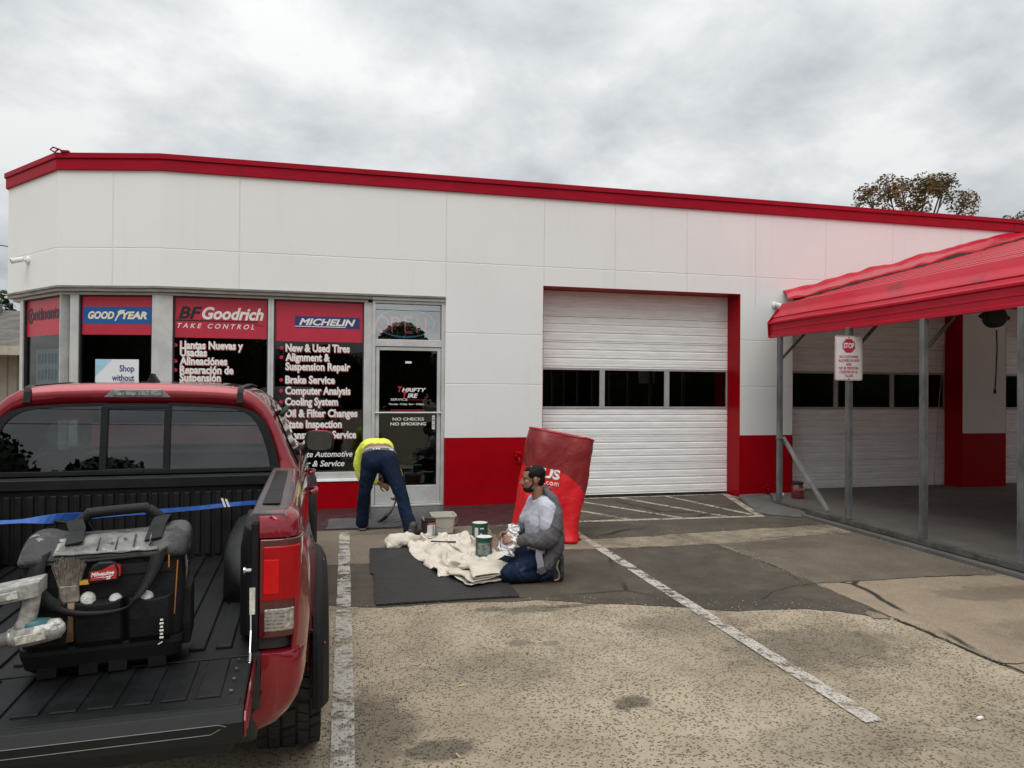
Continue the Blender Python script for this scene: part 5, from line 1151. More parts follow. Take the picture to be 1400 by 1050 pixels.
# windscreen pillars, roof front and side windows as one dark glasshouse
b = MB(); A = [Vector(p) for p in secs[-1]]; Bm = [Vector((u*.985, 3.30+(1.70-z)*1.25, min(z-.01, 1.675))) for u, z in OUT]
b.loft([A[4:-4], Bm[4:-4]], caps=False, closed=False); b.build('roof_front', M_PAINT, tk, smooth=True, **TL)
b = MB(); b.loft([[Bm[i], Bm[-1-i]] for i in range(0, 12)], caps=False, closed=False); b.build('windscreen', G_TRUCK, tk, normals=False, **TL)
for s in (0, 1):
    E = A[:5] if s == 0 else A[-5:]; F_ = Bm[:5] if s == 0 else Bm[-5:]
    b = MB(); b.loft([E, F_], caps=False, closed=False); b.build('front_side_window', G_TRUCK, tk, smooth=True, normals=False, **TL)
    sg_ = 1 if s == 0 else -1; b = MB(); b.loft([[(sg_*(u*1.012+.006), v_, z) for u, z in OUT[1:7]] for v_ in (1.95, 2.68)], caps=False, closed=False); b.build('rear_side_window', mat('dark_side_glass', (.012, .014, .015), .05, coat=1), tk, smooth=True, normals=False, **TL)
    # weather visor and rain gutter along the side
    b = MB(); b.tube([(sg_*.735, 1.70, 1.545), (sg_*.742, 2.2, 1.56), (sg_*.735, 2.8, 1.555), (sg_*.72, 3.3, 1.52)], .016, 6); b.build('window_visor', M_TRIMK, tk, smooth=True, **TL)
    b = MB(); rs = [Vector((sg_*u, v_, z)) for u, v_, z in ((.512, 1.628, 1.612), (.514, 1.640, 1.668), (.515, 1.655, 1.692), (.515, 1.72, 1.7035), (.52, 2.3, 1.722), (.52, 2.75, 1.712))]
    b.loft([[q_+Vector((-.016, 0, 0)), q_+Vector((.016, 0, 0)), q_+Vector((.016, .006, -.008)), q_+Vector((-.016, .006, -.008))] for q_ in rs]); b.build('roof_ditch_strip', M_TRIMK, tk, **TL)
    # belt line bridge between greenhouse and doors
    b = MB(); b.loft([[(sg_*.842, v_, 1.20), (sg_*.80, v_, 1.232)] for v_ in (1.6, 2.2, 2.8, 3.75)], caps=False, closed=False); b.build('belt_line', M_TRIMK, tk, **TL)
# rear window: black band, three panes, slider frame
def wring(k_, dv, dz=0.): return [Vector((u*k_, 1.590+dv+.11*(1.42+(z-1.42)*k_-1.2), 1.42+(z-1.42)*k_)) for u, z in WIN]
b = MB(); b.loft([wring(1.012, -.004), wring(1.008, -.010), wring(.945, -.010), wring(.94, -.002)], caps=False)
for a in [0]: pass
wf = b.build('rear_window', M_TRIMK, tk, smooth=False, **TL)
def clipw(x0, x1, k_=.96):
    P = [(u*k_, 1.42+(z-1.42)*k_) for u, z in WIN]; up = [p for p in P if x0 < p[0] < x1]
    def zt(x):
        for (a, c_), (d, e_) in zip(P, P[1:]):
            if min(a, d) <= x <= max(a, d) and abs(a-d) > 1e-6 and c_ > 1.30: return c_+(e_-c_)*(x-a)/(d-a)
        return P[0][1]
    zb = P[0][1]
    pts = [(x1 if x1 < .68 else P[0][0], zb)]+([(x1, zt(x1))] if x1 < .68 else [])+up+([(x0, zt(x0))] if x0 > -.68 else [])+[(x0 if x0 > -.68 else -P[0][0], zb)]
    return pts
for x0, x1 in ((-.70, -.150), (-.150, .150), (.150, .70)):
    b = MB(); dv = .004 if x0 == -.15 else .0
    b.ext([(u, 1.588+dv+.11*(z-1.2), z) for u, z in clipw(x0, x1)], (0, .004, 0)); b.build('pane', G_TRUCK, wf, **TL)
b = MB()
for x in (-.152, .152): b.obox((x, 1.584+.11*.22, 1.42), (.017, 0, 0), (0, .006, 0), (0, .11*.175, .175))
b.obox((0, 1.584+.11*.045, 1.255), (.15, 0, 0), (0, .006, 0), (0, .0015, .010)); b.obox((0, 1.584+.11*.395, 1.589), (.15, 0, 0), (0, .006, 0), (0, .0015, .010))
b.obox((0, 1.583+.11*.04, 1.248), (.70, 0, 0), (0, .005, 0), (0, .001, .012))
b.build('slider_frame', M_TRIMK, wf, bevel=.002, **TL)
# high stop lamp, fin, inside of the cab
b = MB(); b.loft([[(u, 1.585+.11*(z-1.2)+dv, z) for u, z in ((-.165, 1.640), (.165, 1.640), (.118, 1.686), (-.118, 1.686))] for dv in (.03, .008)]); sl_ = b.build('stop_lamp', mat('smoked_lamp', (.16, .15, .15), .15, .3, coat=1), tk, bevel=.004, **TL)
b = MB()
for x in (-.09, -.03, .03, .09): b.obox((x, 1.587+.11*.463, 1.664), (.026, 0, 0), (0, .003, 0), (0, .003, .013))
for i in range(3): b.obox((0, 1.586+.11*.463, 1.653+i*.010), (.12, 0, 0), (0, .003, 0), (0, .0, .0012))
b.build('lamp_cell', mat('dim_lamp_cell', (.20, .19, .19), .2, .5, var=.5, vs=60), sl_, bevel=.001, **TL)
b = MB(); b.loft([[(.0+x*w_, 2.05+y, 1.715+z) for x, y, z in ((-1, -.06*k_, 0), (1, -.06*k_, 0), (1, .10*k_, 0), (-1, .10*k_, 0))] for k_, w_, z in ((1, .03, 0),)]+[[(.0+x*w_, 2.05+y, 1.715+z) for x, y in ((-1, -.055), (1, -.055), (1, .03), (-1, .03))] for w_, z in ((.012, .045), (.006, .062))]); b.build('antenna_fin', M_TRIMK, tk, smooth=False, bevel=.006, **TL)
b = MB()
for x in (-.40, .40):
    b = MB(); b.obox((x, 2.65, 1.0), (.24, 0, 0), (0, .06, 0), (0, -.05, .26)); b.box(x-.25, x+.25, 2.7, 3.2, .6, .95); b.build('seat', mat('dark_seat_fabric', (.022, .022, .024), .8), tk, bevel=.03, **TL)
b = MB(); b.obox((0, 1.75, 1.03), (.62, 0, 0), (0, .05, 0), (0, .03, .15)); b.build('rear_bench', MAT['dark_seat_fabric'], tk, bevel=.03, **TL)
b = MB(); b.box(-.74, .74, 3.35, 3.85, .80, 1.20); b.box(-.8, .8, 1.62, 1.66, .55, 1.22); b.box(-.8, .8, 1.66, 3.8, .55, .60); b.build('dashboard', M_BLACK, tk, bevel=.02, **TL)
# bonnet and nose
b = MB(); rg = []
for v, zc, zs_, uu in ((3.70, 1.235, 1.20, .845), (4.0, 1.225, 1.17, .85), (4.5, 1.19, 1.12, .845), (4.95, 1.13, 1.06, .78), (5.16, 1.05, 1.0, .70), (5.22, .90, .90, .66)):
    rg.append([(uu*math.cos(t_), v, zs_+(zc-zs_)*math.sin(abs(t_))) for t_ in [math.pi*i/16 for i in range(17)]])
b.loft(rg, caps=False, closed=False); b.build('bonnet', M_PAINT, tk, smooth=True, **TL)
b = MB(); b.box(-.62, .62, 5.10, 5.24, .70, 1.02); b.build('grille', M_TRIMK, tk, bevel=.03, **TL)
b = MB(); b.loft([[(u*k_, v, z) for u, v in ((-.86, 4.95), (-.70, 5.22), (0, 5.30), (.70, 5.22), (.86, 4.95), (.7, 4.9), (-.7, 4.9))] for z, k_ in ((.42, .9), (.5, 1), (.68, 1))]); b.build('front_bumper', M_PAINT, tk, bevel=.02, **TL)
for s in (1, -1):
    b = MB(); b.loft([[(s*u, v, z) for z in (.86, .99)] for u, v in ((.60, 5.25), (.72, 5.20), (.82, 5.02), (.84, 4.92))], caps=False, closed=False); b.build('headlight', M_CLEAR, tk, normals=False, **TL)
b = MB(); b.box(-.8, .8, 3.76, 3.80, .5, 1.2); b.build('firewall', M_BLACK, tk, **TL)

# ------------------------------------------------------------------ tool bag and tools on the tailgate, strap over the bed
M_FAB = mat('black_bag_fabric', (.0075, .0075, .0082), .62, spec=.25, var=.35, vs=14, bump=.003, bs=140, speck=((.16, .155, .145), 13, .74))
M_DUST = mat('dusty_black_fabric', (.020, .0195, .019), .5, var=.5, vs=10, bump=.004, bs=90, speck=[((.07, .068, .063), 6, .52), ((.26, .25, .225), 15, .60), ((.5, .48, .44), 31, .68)])
M_PLAS = mat('scuffed_black_plastic', (.008, .008, .0085), .4, spec=.3, var=.3, speck=((.12, .118, .11), 17, .70), bump=.001)
M_WEB = mat('black_webbing', (.011, .011, .012), .5, spec=.3, var=.2, bump=.002, bs=300, speck=((.12, .115, .11), 22, .74))
TM = Matrix.Translation(TRO) @ Matrix.Rotation(TRA, 4, 'Z')
BGL = Vector((.258, .030, .812)); BRZ = TRA+R(4.5)
bag = thing('tool_bag', 'scuffed black tool bag with pockets and carry handle on the lowered tailgate', 'tool bag', tuple(TM @ BGL), BRZ)
BL = dict(local=True)
def rrect(hx, hy, r_, z, cx_=0., cy_=0., n=5):
    return [(cx_+sx_*(hx-r_)+r_*math.cos(R(a0+90*i/n)), cy_+sy_*(hy-r_)+r_*math.sin(R(a0+90*i/n)), z) for a0, sx_, sy_ in ((-90, 1, -1), (0, 1, 1), (90, -1, 1), (180, -1, -1)) for i in range(n+1)]
b = MB(); b.loft([rrect(hx, hy, r_, z) for z, hx, hy, r_ in ((.012, .195, .105, .03), (.03, .215, .125, .035), (.075, .225, .135, .035), (.095, .225, .135, .035))])
for x in (-.15, -.04, .04, .15): b.obox((x, -.112, .024), (.026, 0, 0), (0, .014, 0), (0, 0, .023)); b.obox((x, .112, .024), (.026, 0, 0), (0, .016, 0), (0, 0, .021))
b.build('base_tray', M_PLAS, bag, bevel=.006, **BL)
b = MB(); rg = []
for i in range(15):
    t = i/14; z = .085+t*.275; bul = .006*math.sin(t*math.pi)
    rg.append([(x+.006*noise.noise(Vector((x*9, y*9, z*9))), y+.007*noise.noise(Vector((x*8, y*8, z*8+4))), zz_) for x, y, zz_ in rrect(.218+bul, .124+bul, .035, z, n=8)])
b.loft(rg); b.build('body', M_FAB, bag, smooth=True, **BL)
for x0, x1 in ((-.205, -.085), (-.080, .062), (.067, .195)):
    b = MB(); hw = (x1-x0)/2; c_ = (x0+x1)/2
    b.loft([[(c_+sx_*hw*kx, -.124-dp*(1 if abs(sx_) < .95 else .35)+.003*noise.noise(Vector((sx_*3+c_*20, z*20, 1))), z+(.012*sx_*sx_ if z > .2 else 0)) for sx_ in [j/6-1 for j in range(13)]]+[(c_+hw*kx, -.118, z), (c_-hw*kx, -.118, z)] for z, dp, kx in ((.088, .014, .97), (.11, .030, 1), (.17, .040, 1), (.222, .042, 1), (.226, .036, .99))])
    b.build('pocket', M_FAB, bag, smooth=False, bevel=.002, **BL)
FLP = [(-.139, .340), (-.136, .362), (-.118, .382), (-.05, .410), (.0, .418), (.07, .414), (.125, .388), (.138, .362), (.139, .34)]
def flap_ring(x, ky, dz, amp): return [(x+.006*noise.noise(Vector((y*14, x*9, 5))), y*ky+.006*noise.noise(Vector((x*16, y*14, 1))), z+(dz if z > .37 else 0)+amp*noise.noise(Vector((x*13, y*17, 8)))) for y, z in FLP]
b = MB(); b.loft([flap_ring(x, ky, dz, am) for x, ky, dz, am in ((-.234, .86, -.02, .004), (-.226, .99, .0, .01), (-.20, 1.02, .012, .014), (-.165, 1.02, .012, .014), (-.14, 1., -.004, .012), (-.05, 1., -.006, .010), (.05, 1., .0, .010), (.13, 1., .002, .010), (.155, 1.02, .012, .014), (.205, 1.03, .015, .014), (.230, 1.0, .008, .01), (.240, .88, -.02, .004))])
b.build('top_flap', M_DUST, bag, smooth=True, sub=1, **BL)
b = MB(); b.grid(lambda u, v: Vector((-.135+.285*u, -.136+.085*v, .374+.034*v+.006*noise.noise(Vector((u*7, v*4, 3)))+.010*math.sin(u*3)*v)), 24, 6); o = b.build('clear_panel', mat('dusty_clear_plastic', (.16, .155, .145), .28, var=.5, vs=13, speck=[((.36, .345, .32), 10, .56), ((.03, .03, .03), 18, .62)], bump=.004, bs=60), bag, smooth=True, **BL)
o.modifiers.new('t', 'SOLIDIFY').thickness = .003
for x in (-.02, .03, .08, .125): b = MB(); b.obox((x, -.098, .394+.006*(x > .05)), (.0015, 0, 0), (0, .030, .012), (0, -.001, .0035)); b.build('loop_stitch', MAT['orange_piping'] if False else M_DUST, bag, **BL)
b = MB(); b.tube([(-.22, -.128, .345), (-.1, -.137, .350), (.1, -.137, .357), (.22, -.128, .352), (.232, 0, .352)], .006, 6); b.build('zip_line', M_WEB, bag, smooth=True, **BL)
b = MB(); P = smooth_path([(-.165, -.125, .375), (-.175, -.142, .33), (-.165, -.158, .26), (-.10, -.172, .215), (-.02, -.178, .200), (.06, -.176, .206), (.10, -.170, .24), (.135, -.155, .30), (.155, -.138, .37)])
W = []
for i in range(len(P)):
    t = i/(len(P)-1); a = math.pi*(t-.5); W.append(Vector((.026*math.cos(a*1.0)**2+.024*abs(math.sin(a)), 0, .012+.012*math.cos(a))).normalized()*(.027 if t < .35 or t > .7 else .012))
ribbon(b, P, W, .002); b.build('shoulder_strap', M_WEB, bag, smooth=True, **BL)
b = MB(); b.tube(smooth_path([(-.110, .02, .41), (-.106, .02, .430), (-.072, .02, .468), (-.060, .02, .474), (.09, .02, .483), (.102, .02, .480), (.142, .02, .448), (.150, .02, .41)], 3), .0125, 8, flat=1.35); b.build('handle', M_WEB, bag, smooth=True, **BL)
for x, t_ in ((-.105, -.012), (.150, .012)):
    b = MB(); ribbon(b, [(x-t_*1.5, -.10, .40), (x-t_, -.02, .43), (x, .0, .455), (x, .035, .45), (x-t_, .10, .40)], (.024, 0, .004), .003); b.build('handle_strap', M_WEB, bag, **BL)
b = MB(); b.loft([[(.214+d, y, z) for y, z in ((-.085, .05), (.095, .05), (.10, .12), (.09, .225), (-.08, .235), (-.09, .12))] for d in (0, .022, .030)]); b.build('side_pocket', M_FAB, bag, bevel=.006, **BL)
b = MB(); b.tube([(.226, -.10, .36), (.231, -.09, .30), (.229, -.09, .255)], .004, 6); b.lathe([(.014, -.003), (.018, 0), (.014, .003)], (.231, -.08, .305), (1, 0, 0), 14); b.build('ring', M_STEEL, bag, smooth=True, **BL)
b = MB(); b.obox((.203, -.133, .25), (.0016, 0, .001), (0, .001, 0), (.004, 0, .085)); b.obox((-.186, -.136, .32), (.002, 0, 0), (0, .001, 0), (0, 0, .022)); b.obox((.182, -.137, .335), (.002, 0, 0), (0, .001, 0), (0, 0, .02)); b.build('orange_piping', mat('orange_piping', (.42, .16, .03), .5), bag, **BL)
b = MB()
for i in range(6): b.obox((.166, -.1695, .16-.011*i), (.0042+.0015*(i % 2), 0, 0), (0, .0006, 0), (0, 0, .0028))
b.obox((.163, -.1695, .088), (.006, 0, .003), (0, .0006, 0), (.001, 0, .002)); b.build('logo', V_WHITE, bag, **BL)
b = MB(); b.obox((.105, -.130, .318), (.085, 0, 0), (0, .004, 0), (0, 0, .016)); b.build('webbing_band', M_WEB, bag, bevel=.001, **BL)
BM = Matrix.Translation(TM @ BGL) @ Matrix.Rotation(BRZ, 4, 'Z')
def on_bag(name, label, cat, p): return thing(name, label, cat, tuple(BM @ Vector(p)), BRZ)
# paint brush, bristles up
t = on_bag('paint_brush', 'wide used paint brush standing bristles up in the bag pocket', 'paint brush', (-.088, -.146, .235))
b = MB(); q = random.Random(4)
for i in range(420):
    x, y = q.uniform(-1, 1), q.uniform(-1, 1); h = .085+q.uniform(-.012, .006)-.012*abs(x)
    b.tube([(x*.026, y*.010, .045), (x*.032+q.gauss(0, .0015), y*.013, .045+h*.5), (x*.041+q.gauss(0, .004), y*.017+q.gauss(0, .003), .045+h)], [.0013, .0012, .0005], 4, caps=False)
b.build('bristles', mat('grey_bristle', (.20, .165, .135), .6, var=.4, vs=60), t, normals=False, **BL)
b = MB(); b.loft([rrect(.027, .012, .006, z) for z in (.0, .05)]); b.build('ferrule', mat('spattered_ferrule', (.32, .30, .28), .35, .8, var=.4, vs=60), t, bevel=.002, **BL)
b = MB(); b.loft([rrect(.020, .010, .006, .0), rrect(.012, .008, .005, -.04), rrect(.014, .008, .005, -.12)]); b.build('handle', mat('brush_wood', (.25, .15, .08), .5), t, smooth=True, **BL)
# tape measure
t = on_bag('tape_measure', 'red and black tape measure clipped to the bag webbing', 'tape measure', (.005, -.148, .318))
def dshape(k_, kx=1.): return [(x*k_*kx, z*k_) for x, z in ((-.042, -.030), (.040, -.026), (.043, -.01), (.043, .012), (.036, .026), (.020, .033), (-.012, .033), (-.032, .024), (-.042, .004))]
b = MB(); b.ext([(x, -.018, z) for x, z in dshape(1.)], (0, .034, 0)); b.build('case', M_PLAS, t, bevel=.006, seg=3, **BL)
b = MB(); b.ext([(x, -.0205, z) for x, z in ((-.035, -.021), (.034, -.019), (.037, .0), (.030, .022), (.022, .024), (-.005, .009), (-.035, .006))], (0, .003, 0)); b.ext([(x, -.016, z) for x, z in ((.024, -.024), (.045, -.012), (.045, .014), (.036, .024))], (0, .028, 0)); b.build('red_face', mat('tool_red', (.42, .012, .018), .35, var=.08, coat=.3), t, bevel=.001, **BL)
BTM = Board((0, -.0207, 0), (1, 0, .08), (0, -1, 0), (-.08, 0, 1)); b = MB(); BTM.text(b, 'Milwaukee', -.033, -.006, .011, d=.0012, width=.062, bold=.05, shear=.3); BTM.text(b, "25'", .006, -.019, .008, d=.0012, bold=.07); BTM.poly(b, [(-.030, -.011), (.0, -.009), (-.004, -.0115), (.028, -.0085), (.024, -.0105), (-.004, -.0135), (.0, -.0112)], .0008, .0012)
b.build('lettering', V_WHITE, t, **BL)
b = MB(); b.obox((-.052, -.004, -.026), (.012, 0, 0), (0, .010, 0), (0, 0, .0055)); b.build('blade_hook', mat('yellow_blade', (.55, .30, .03), .4), t, **BL)
# roller sleeves in the pockets
M_FUZZ = mat('white_roller_nap', (.66, .65, .62), .9, var=.12, vs=60, bump=.006, bs=200)
for (x, z, r_, tilt, lb) in ((-.035, .215, .021, -.1, 'white roller sleeve standing tallest in the middle pocket'), (.022, .205, .019, .25, 'white roller sleeve half hidden behind the strap'), (.115, .205, .019, .12, 'white roller sleeve in the pocket at the orange piping')):
    b = MB(); b.cone((0, 0, -.03), r_*.9, (tilt*.05, 0, .012), r_, 14); me = b
    o = b.build('roller_sleeve', M_FUZZ, None, smooth=True); o.matrix_world = BM @ Matrix.Translation((x, -.142, z+.012)); tag(o, lb, 'roller')
# cordless drill hung at the left of the bag
t = thing('cordless_drill', 'paint-smeared cordless drill lying upside down against the tool bag', 'drill', tuple(TM @ Vector((.12, -.185, .99))), TRA)
M_DRILL = mat('paint_smeared_tool', (.30, .29, .27), .5, var=.35, vs=40, speck=[((.60, .58, .54), 16, .56), ((.05, .06, .06), 24, .64)], bump=.003, bs=70); M_TEAL = mat('teal_tool_plastic', (.03, .12, .125), .4, var=.2, speck=((.45, .44, .41), 30, .62))
O0 = Vector((.12, -.185, .99))
def dl(u, v, z): return Vector((u, v, z))-O0
b = MB(); b.loft([[dl(u, v, z) for v, z in ((-.235, 1.090+(u-.1)*.18), (-.235, 1.135+(u-.1)*.18), (-.16, 1.140+(u-.1)*.18), (-.16, 1.095+(u-.1)*.18))] for u in (-.03, .0, .085, .135)]); b.obox(dl(.04, -.24, 1.10), (.045, 0, .008), (0, .004, 0), (-.002, 0, .012)); b.build('battery', M_DRILL, t, bevel=.008, seg=3, **BL)
b = MB(); b.tube([dl(.108, -.20, 1.10), dl(.104, -.20, 1.06), dl(.095, -.20, 1.02), dl(.088, -.20, .995)], [.021, .020, .021, .026], 12, flat=1.15); b.build('grip', M_DRILL, t, smooth=True, **BL)
b = MB(); b.tube([dl(.192, -.20, .995), dl(.180, -.20, .994), dl(.15, -.20, .990), dl(.10, -.20, .982), dl(.065, -.20, .976), dl(.060, -.20, .975)], [.012, .028, .033, .034, .031, .02], 16); b.build('motor_body', M_DRILL, t, smooth=True, **BL)
b = MB(); b.tube([dl(.150, -.20, 1.0), dl(.10, -.20, 1.006), dl(.07, -.20, .992)], [.026, .024, .014], 12); b.build('teal_shell', M_TEAL, t, smooth=True, **BL)
b = MB(); b.tube([dl(.066, -.20, .976), dl(.055, -.20, .974), dl(.052, -.20, .973), dl(.030, -.20, .969), dl(.022, -.20, .967), dl(.004, -.20, .963)], [.027, .027, .022, .019, .010, .004], 16); b.build('chuck', mat('dull_chuck', (.34, .33, .31), .4, .7, var=.3), t, smooth=True, **BL)
b = MB(); b.obox(dl(.115, -.2335, .980), (.038, 0, .006), (0, .0025, 0), (-.002, 0, .012)); b.build('nameplate', mat('smeared_nameplate', (.42, .40, .34), .5, var=.5, vs=70), t, bevel=.002, **BL)
# blue strap across the bed
t = thing('ratchet_strap', 'blue ratchet strap stretched across the truck bed behind the tool bag', 'strap', tuple(TM @ Vector((0, .55, 1.2))), TRA)
O1 = Vector((0, .55, 1.2)); b = MB()
P = [Vector(p)-O1 for p in smooth_path([(.685, .56, 1.222), (.60, .56, 1.219), (.40, .55, 1.207), (.15, .55, 1.197), (.02, .55, 1.193), (-.12, .55, 1.186), (-.25, .56, 1.181), (-.45, .56, 1.19), (-.685, .56, 1.215)], 6)]
W = []
for i, p in enumerate(P):
    t_ = i/(len(P)-1); wide = .0065+.010*math.exp(-((t_-.55)/.10)**2); an = .35+1.6*noise.noise(Vector((t_*5, 0, 2))); W.append(Vector((0, math.sin(an)*wide, abs(math.cos(an))*wide+.002)))
ribbon(b, P, W, .0012); b.build('webbing', mat('blue_strap_webbing', (.012, .085, .36), .5, var=.2, vs=40, bump=.001, bs=300), t, smooth=False, **BL)
b = MB(); b.tube([(.685, .01, .022), (.71, .0, .024), (.72, .0, .04)], .005, 6); b.tube([(-.685, .01, .015), (-.71, .0, .022), (-.72, .0, .035)], .005, 6); b.build('hook', M_TRIMK, t, **BL)
b = MB(); b.obox((.545, -.004, .028), (.004, 0, .0), (0, .0015, 0), (-.006, 0, .018)); b.obox((.56, -.004, .026), (.004, 0, .0), (0, .0015, 0), (-.006, 0, .016)); b.build('tag', V_WHITE, t, **BL)
b = MB(); b.obox((-.045, .02, -.025), (.05, 0, .006), (0, .012, 0), (0, 0, .010)); b.tube([(-.06, 0, -.02), (0, -.01, -.03), (.05, .0, -.018)], .008, 6); b.build('ratchet', M_TRIMK, t, bevel=.003, **BL)

# ------------------------------------------------------------------ people
M_SKIN = mat('tan_skin', (.275, .135, .083), .5, var=.12, vs=14); M_HAIR = mat('black_hair', (.0045, .004, .004), .6, spec=.2, var=.4, vs=60, bump=.004, bs=120)
M_BEARD = mat('dark_beard', (.014, .010, .008), .7, spec=.2, var=.4, vs=90)
def hand(mb, wrist, d, n, thumb, size=1., curl=.6, spread=.18):
    """palm and five bent fingers; d points along the hand, n out of the back of the hand, thumb is the thumb's side"""
    wrist = Vector(wrist); d = Vector(d).normalized(); n = Vector(n); n = (n-d*n.dot(d)).normalized(); s_ = d.cross(n)
    if s_.dot(Vector(thumb)) < 0: s_ = -s_
    k_ = size
    for o_ in (-.024, -.008, .010, .026): mb.cone(wrist+d*.012*k_, .0165*k_, wrist+d*.082*k_+s_*o_*k_, .0125*k_, 10)
    for o_, L in ((.030, .068), (.010, .078), (-.011, .072), (-.030, .056)):
        a = wrist+d*.086*k_+s_*o_*k_; dd = (d+s_*o_*spread*6).normalized(); p1 = a+(dd*math.cos(curl*.5)-n*math.sin(curl*.5))*L*.45*k_
        p2 = p1+(dd*math.cos(curl*1.3)-n*math.sin(curl*1.3))*L*.32*k_; p3 = p2+(dd*math.cos(curl*1.9)-n*math.sin(curl*1.9))*L*.25*k_
        mb.chain((a, .0098*k_), (p1, .0090*k_), (p2, .0084*k_), (p3, .0072*k_))
    a = wrist+d*.03*k_+s_*.026*k_; p1 = a+(d*.6+s_*.7-n*.25).normalized()*.036*k_; p2 = p1+(d*.9+s_*.25-n*.35).normalized()*.030*k_; p3 = p2+(d*.95-s_*.1-n*.4).normalized()*.022*k_
    mb.chain((a, .0135*k_), (p1, .0115*k_), (p2, .0100*k_), (p3, .0085*k_))
def head(mb, c, f, up_, k_=1.):
    """skull, jaw, nose, brow, lips and ears; c is the centre of the skull, f the way the face looks"""
    c = Vector(c); f = Vector(f).normalized(); up_ = Vector(up_); up_ = (up_-f*up_.dot(f)).normalized(); s_ = f.cross(up_)
    M = Matrix((s_, f, up_)).transposed(); P = lambda x, y, z: c+M @ Vector((x, y, z))*k_
    mb.ell(P(0, -.012, .028), (.074*k_, .096*k_, .088*k_), M); mb.ell(P(0, .022, -.035), (.060*k_, .070*k_, .078*k_), M); mb.ell(P(0, .050, -.082), (.034*k_, .034*k_, .026*k_), M)
    mb.cone(P(0, .084, .012), .010*k_, P(0, .110, -.024), .0125*k_); mb.cone(P(-.013, .094, -.030), .008*k_, P(.013, .094, -.030), .008*k_)
    mb.cone(P(-.035, .074, .030), .010*k_, P(.035, .074, .030), .010*k_); mb.cone(P(-.020, .083, -.058), .0085*k_, P(.020, .083, -.058), .0085*k_)
    for sx_ in (-1, 1):
        mb.ell(P(sx_*.040, .060, -.012), (.022*k_, .022*k_, .018*k_), M); mb.ell(P(sx_*.074, -.012, -.006), (.008*k_, .018*k_, .030*k_), M)
    return P, M
def shoe(mb, heel, toe, up_=(0, 0, 1)):
    heel, toe, up_ = Vector(heel), Vector(toe), Vector(up_); d = (toe-heel).normalized(); s_ = d.cross(up_)
    L = (toe-heel).length
    mb.cone(heel+d*.03+up_*.055, .045, heel+d*L*.55+up_*.055, .046); mb.cone(heel+d*L*.5+up_*.045, .046, toe-d*.035+up_*.036, .036); mb.cone(heel+d*.045+up_*.06, .046, heel+d*.06+up_*.12, .050)
def sole(mb, heel, toe, th=.026, up_=(0, 0, 1)):
    heel, toe, up_ = Vector(heel), Vector(toe), Vector(up_); d = (toe-heel).normalized(); s_ = d.cross(up_); L = (toe-heel).length
    out = [(-.005, .028), (.03, .042), (.35*L, .043), (.65*L, .052), (.85*L, .046), (L, .026)]
    pts = [heel+d*a+s_*w_ for a, w_ in out]+[heel+d*a-s_*w_ for a, w_ in out[::-1]]
    mb.ext(pts, up_*th)
M_DENIM = mat('dark_blue_denim', (.0035, .011, .031), .8, spec=.2, var=.35, vs=9, bump=.002, bs=300, speck=((.012, .026, .052), 6, .60))
M_HIVIS = mat('fluorescent_yellow_shirt', (.74, .84, .09), .7, var=.08, bump=.001, bs=300)
# --- the man bending over at the door
t = thing('person', 'man in fluorescent yellow shirt and jeans bending over at the shop door to paint', 'person', (.45, 8.4, .012))
LA, RA = (.205, 8.60, .095), (.735, 8.09, .095); LK, RK = (.222, 8.50, .47), (.635, 8.285, .47); LH, RH = (.300, 8.47, .84), (.490, 8.44, .84)
body = MB()
body.chain((LH, .095), (LK, .056), (LA, .042)); body.chain((RH, .095), (RK, .056), (RA, .042))
for x in (-.075, 0, .075): body.chain(((.395+x, 8.47, .85), .105), ((.390+x, 8.62, .935), .098), ((.375+x, 8.78, .955), .105), ((.362+x*1.25, 8.92, .925), .10))
body.cone((.36, 8.98, .88), .055, (.36, 9.06, .80), .052)
P_, M_ = head(body, (.365, 9.10, .715), (0, -.28, -1), (0, 1, -.25))
LS, RS = (.195, 8.93, .895), (.515, 8.93, .895); LE, RE = (.200, 8.98, .60), (.640, 8.87, .62); LW, RW = (.415, 8.93, .520), (.650, 8.98, .395)
body.chain((LS, .058), (LE, .043), (LW, .030)); body.chain((RS, .058), (RE, .043), (RW, .030))
hand(body, LW, (.85, -.25, -.42), (.15, -.8, .5), (.2, -.1, -1), 1., .75); hand(body, RW, (-.35, .1, -.9), (.7, -.5, -.2), (0, .6, -.1), 1., 1.15)
blob('body', body, M_SKIN, t, .0058, 3)
b = MB()
for x in (-.085, .085): b.chain(((.395+x, 8.455, .815), .122), ((.395+x, 8.50, .862), .116))
b.cone((.395, 8.45, .86), .10, (.395, 8.47, .80), .10)
b.chain((LH, .118), ((.258, 8.485, .66), .098), (LK, .078), ((.207, 8.56, .26), .072), ((.203, 8.595, .10), .078)); b.chain((RH, .118), ((.565, 8.36, .66), .098), (RK, .080), ((.69, 8.19, .26), .074), ((.732, 8.10, .10), .080))
blob('jeans', b, M_DENIM, t, .010, 4, amp=.013, sc=6)
b = MB(); rg = []
for i, (yy, zz_, k_) in enumerate(((8.478, .925, 1.), (8.50, .950, 1.01), (8.525, .972, .99))): pass
def hoop(mb, c, n, hx, hy, r_, m=28, flat=1.):
    c, n = Vector(c), Vector(n).normalized(); a = Vector((1, 0, 0)); a = (a-n*a.dot(n)).normalized(); b_ = n.cross(a)
    mb.tube([c+a*hx*math.cos(2*math.pi*i/m)+b_*hy*math.sin(2*math.pi*i/m) for i in range(m+1)], r_, 8, flat=flat)
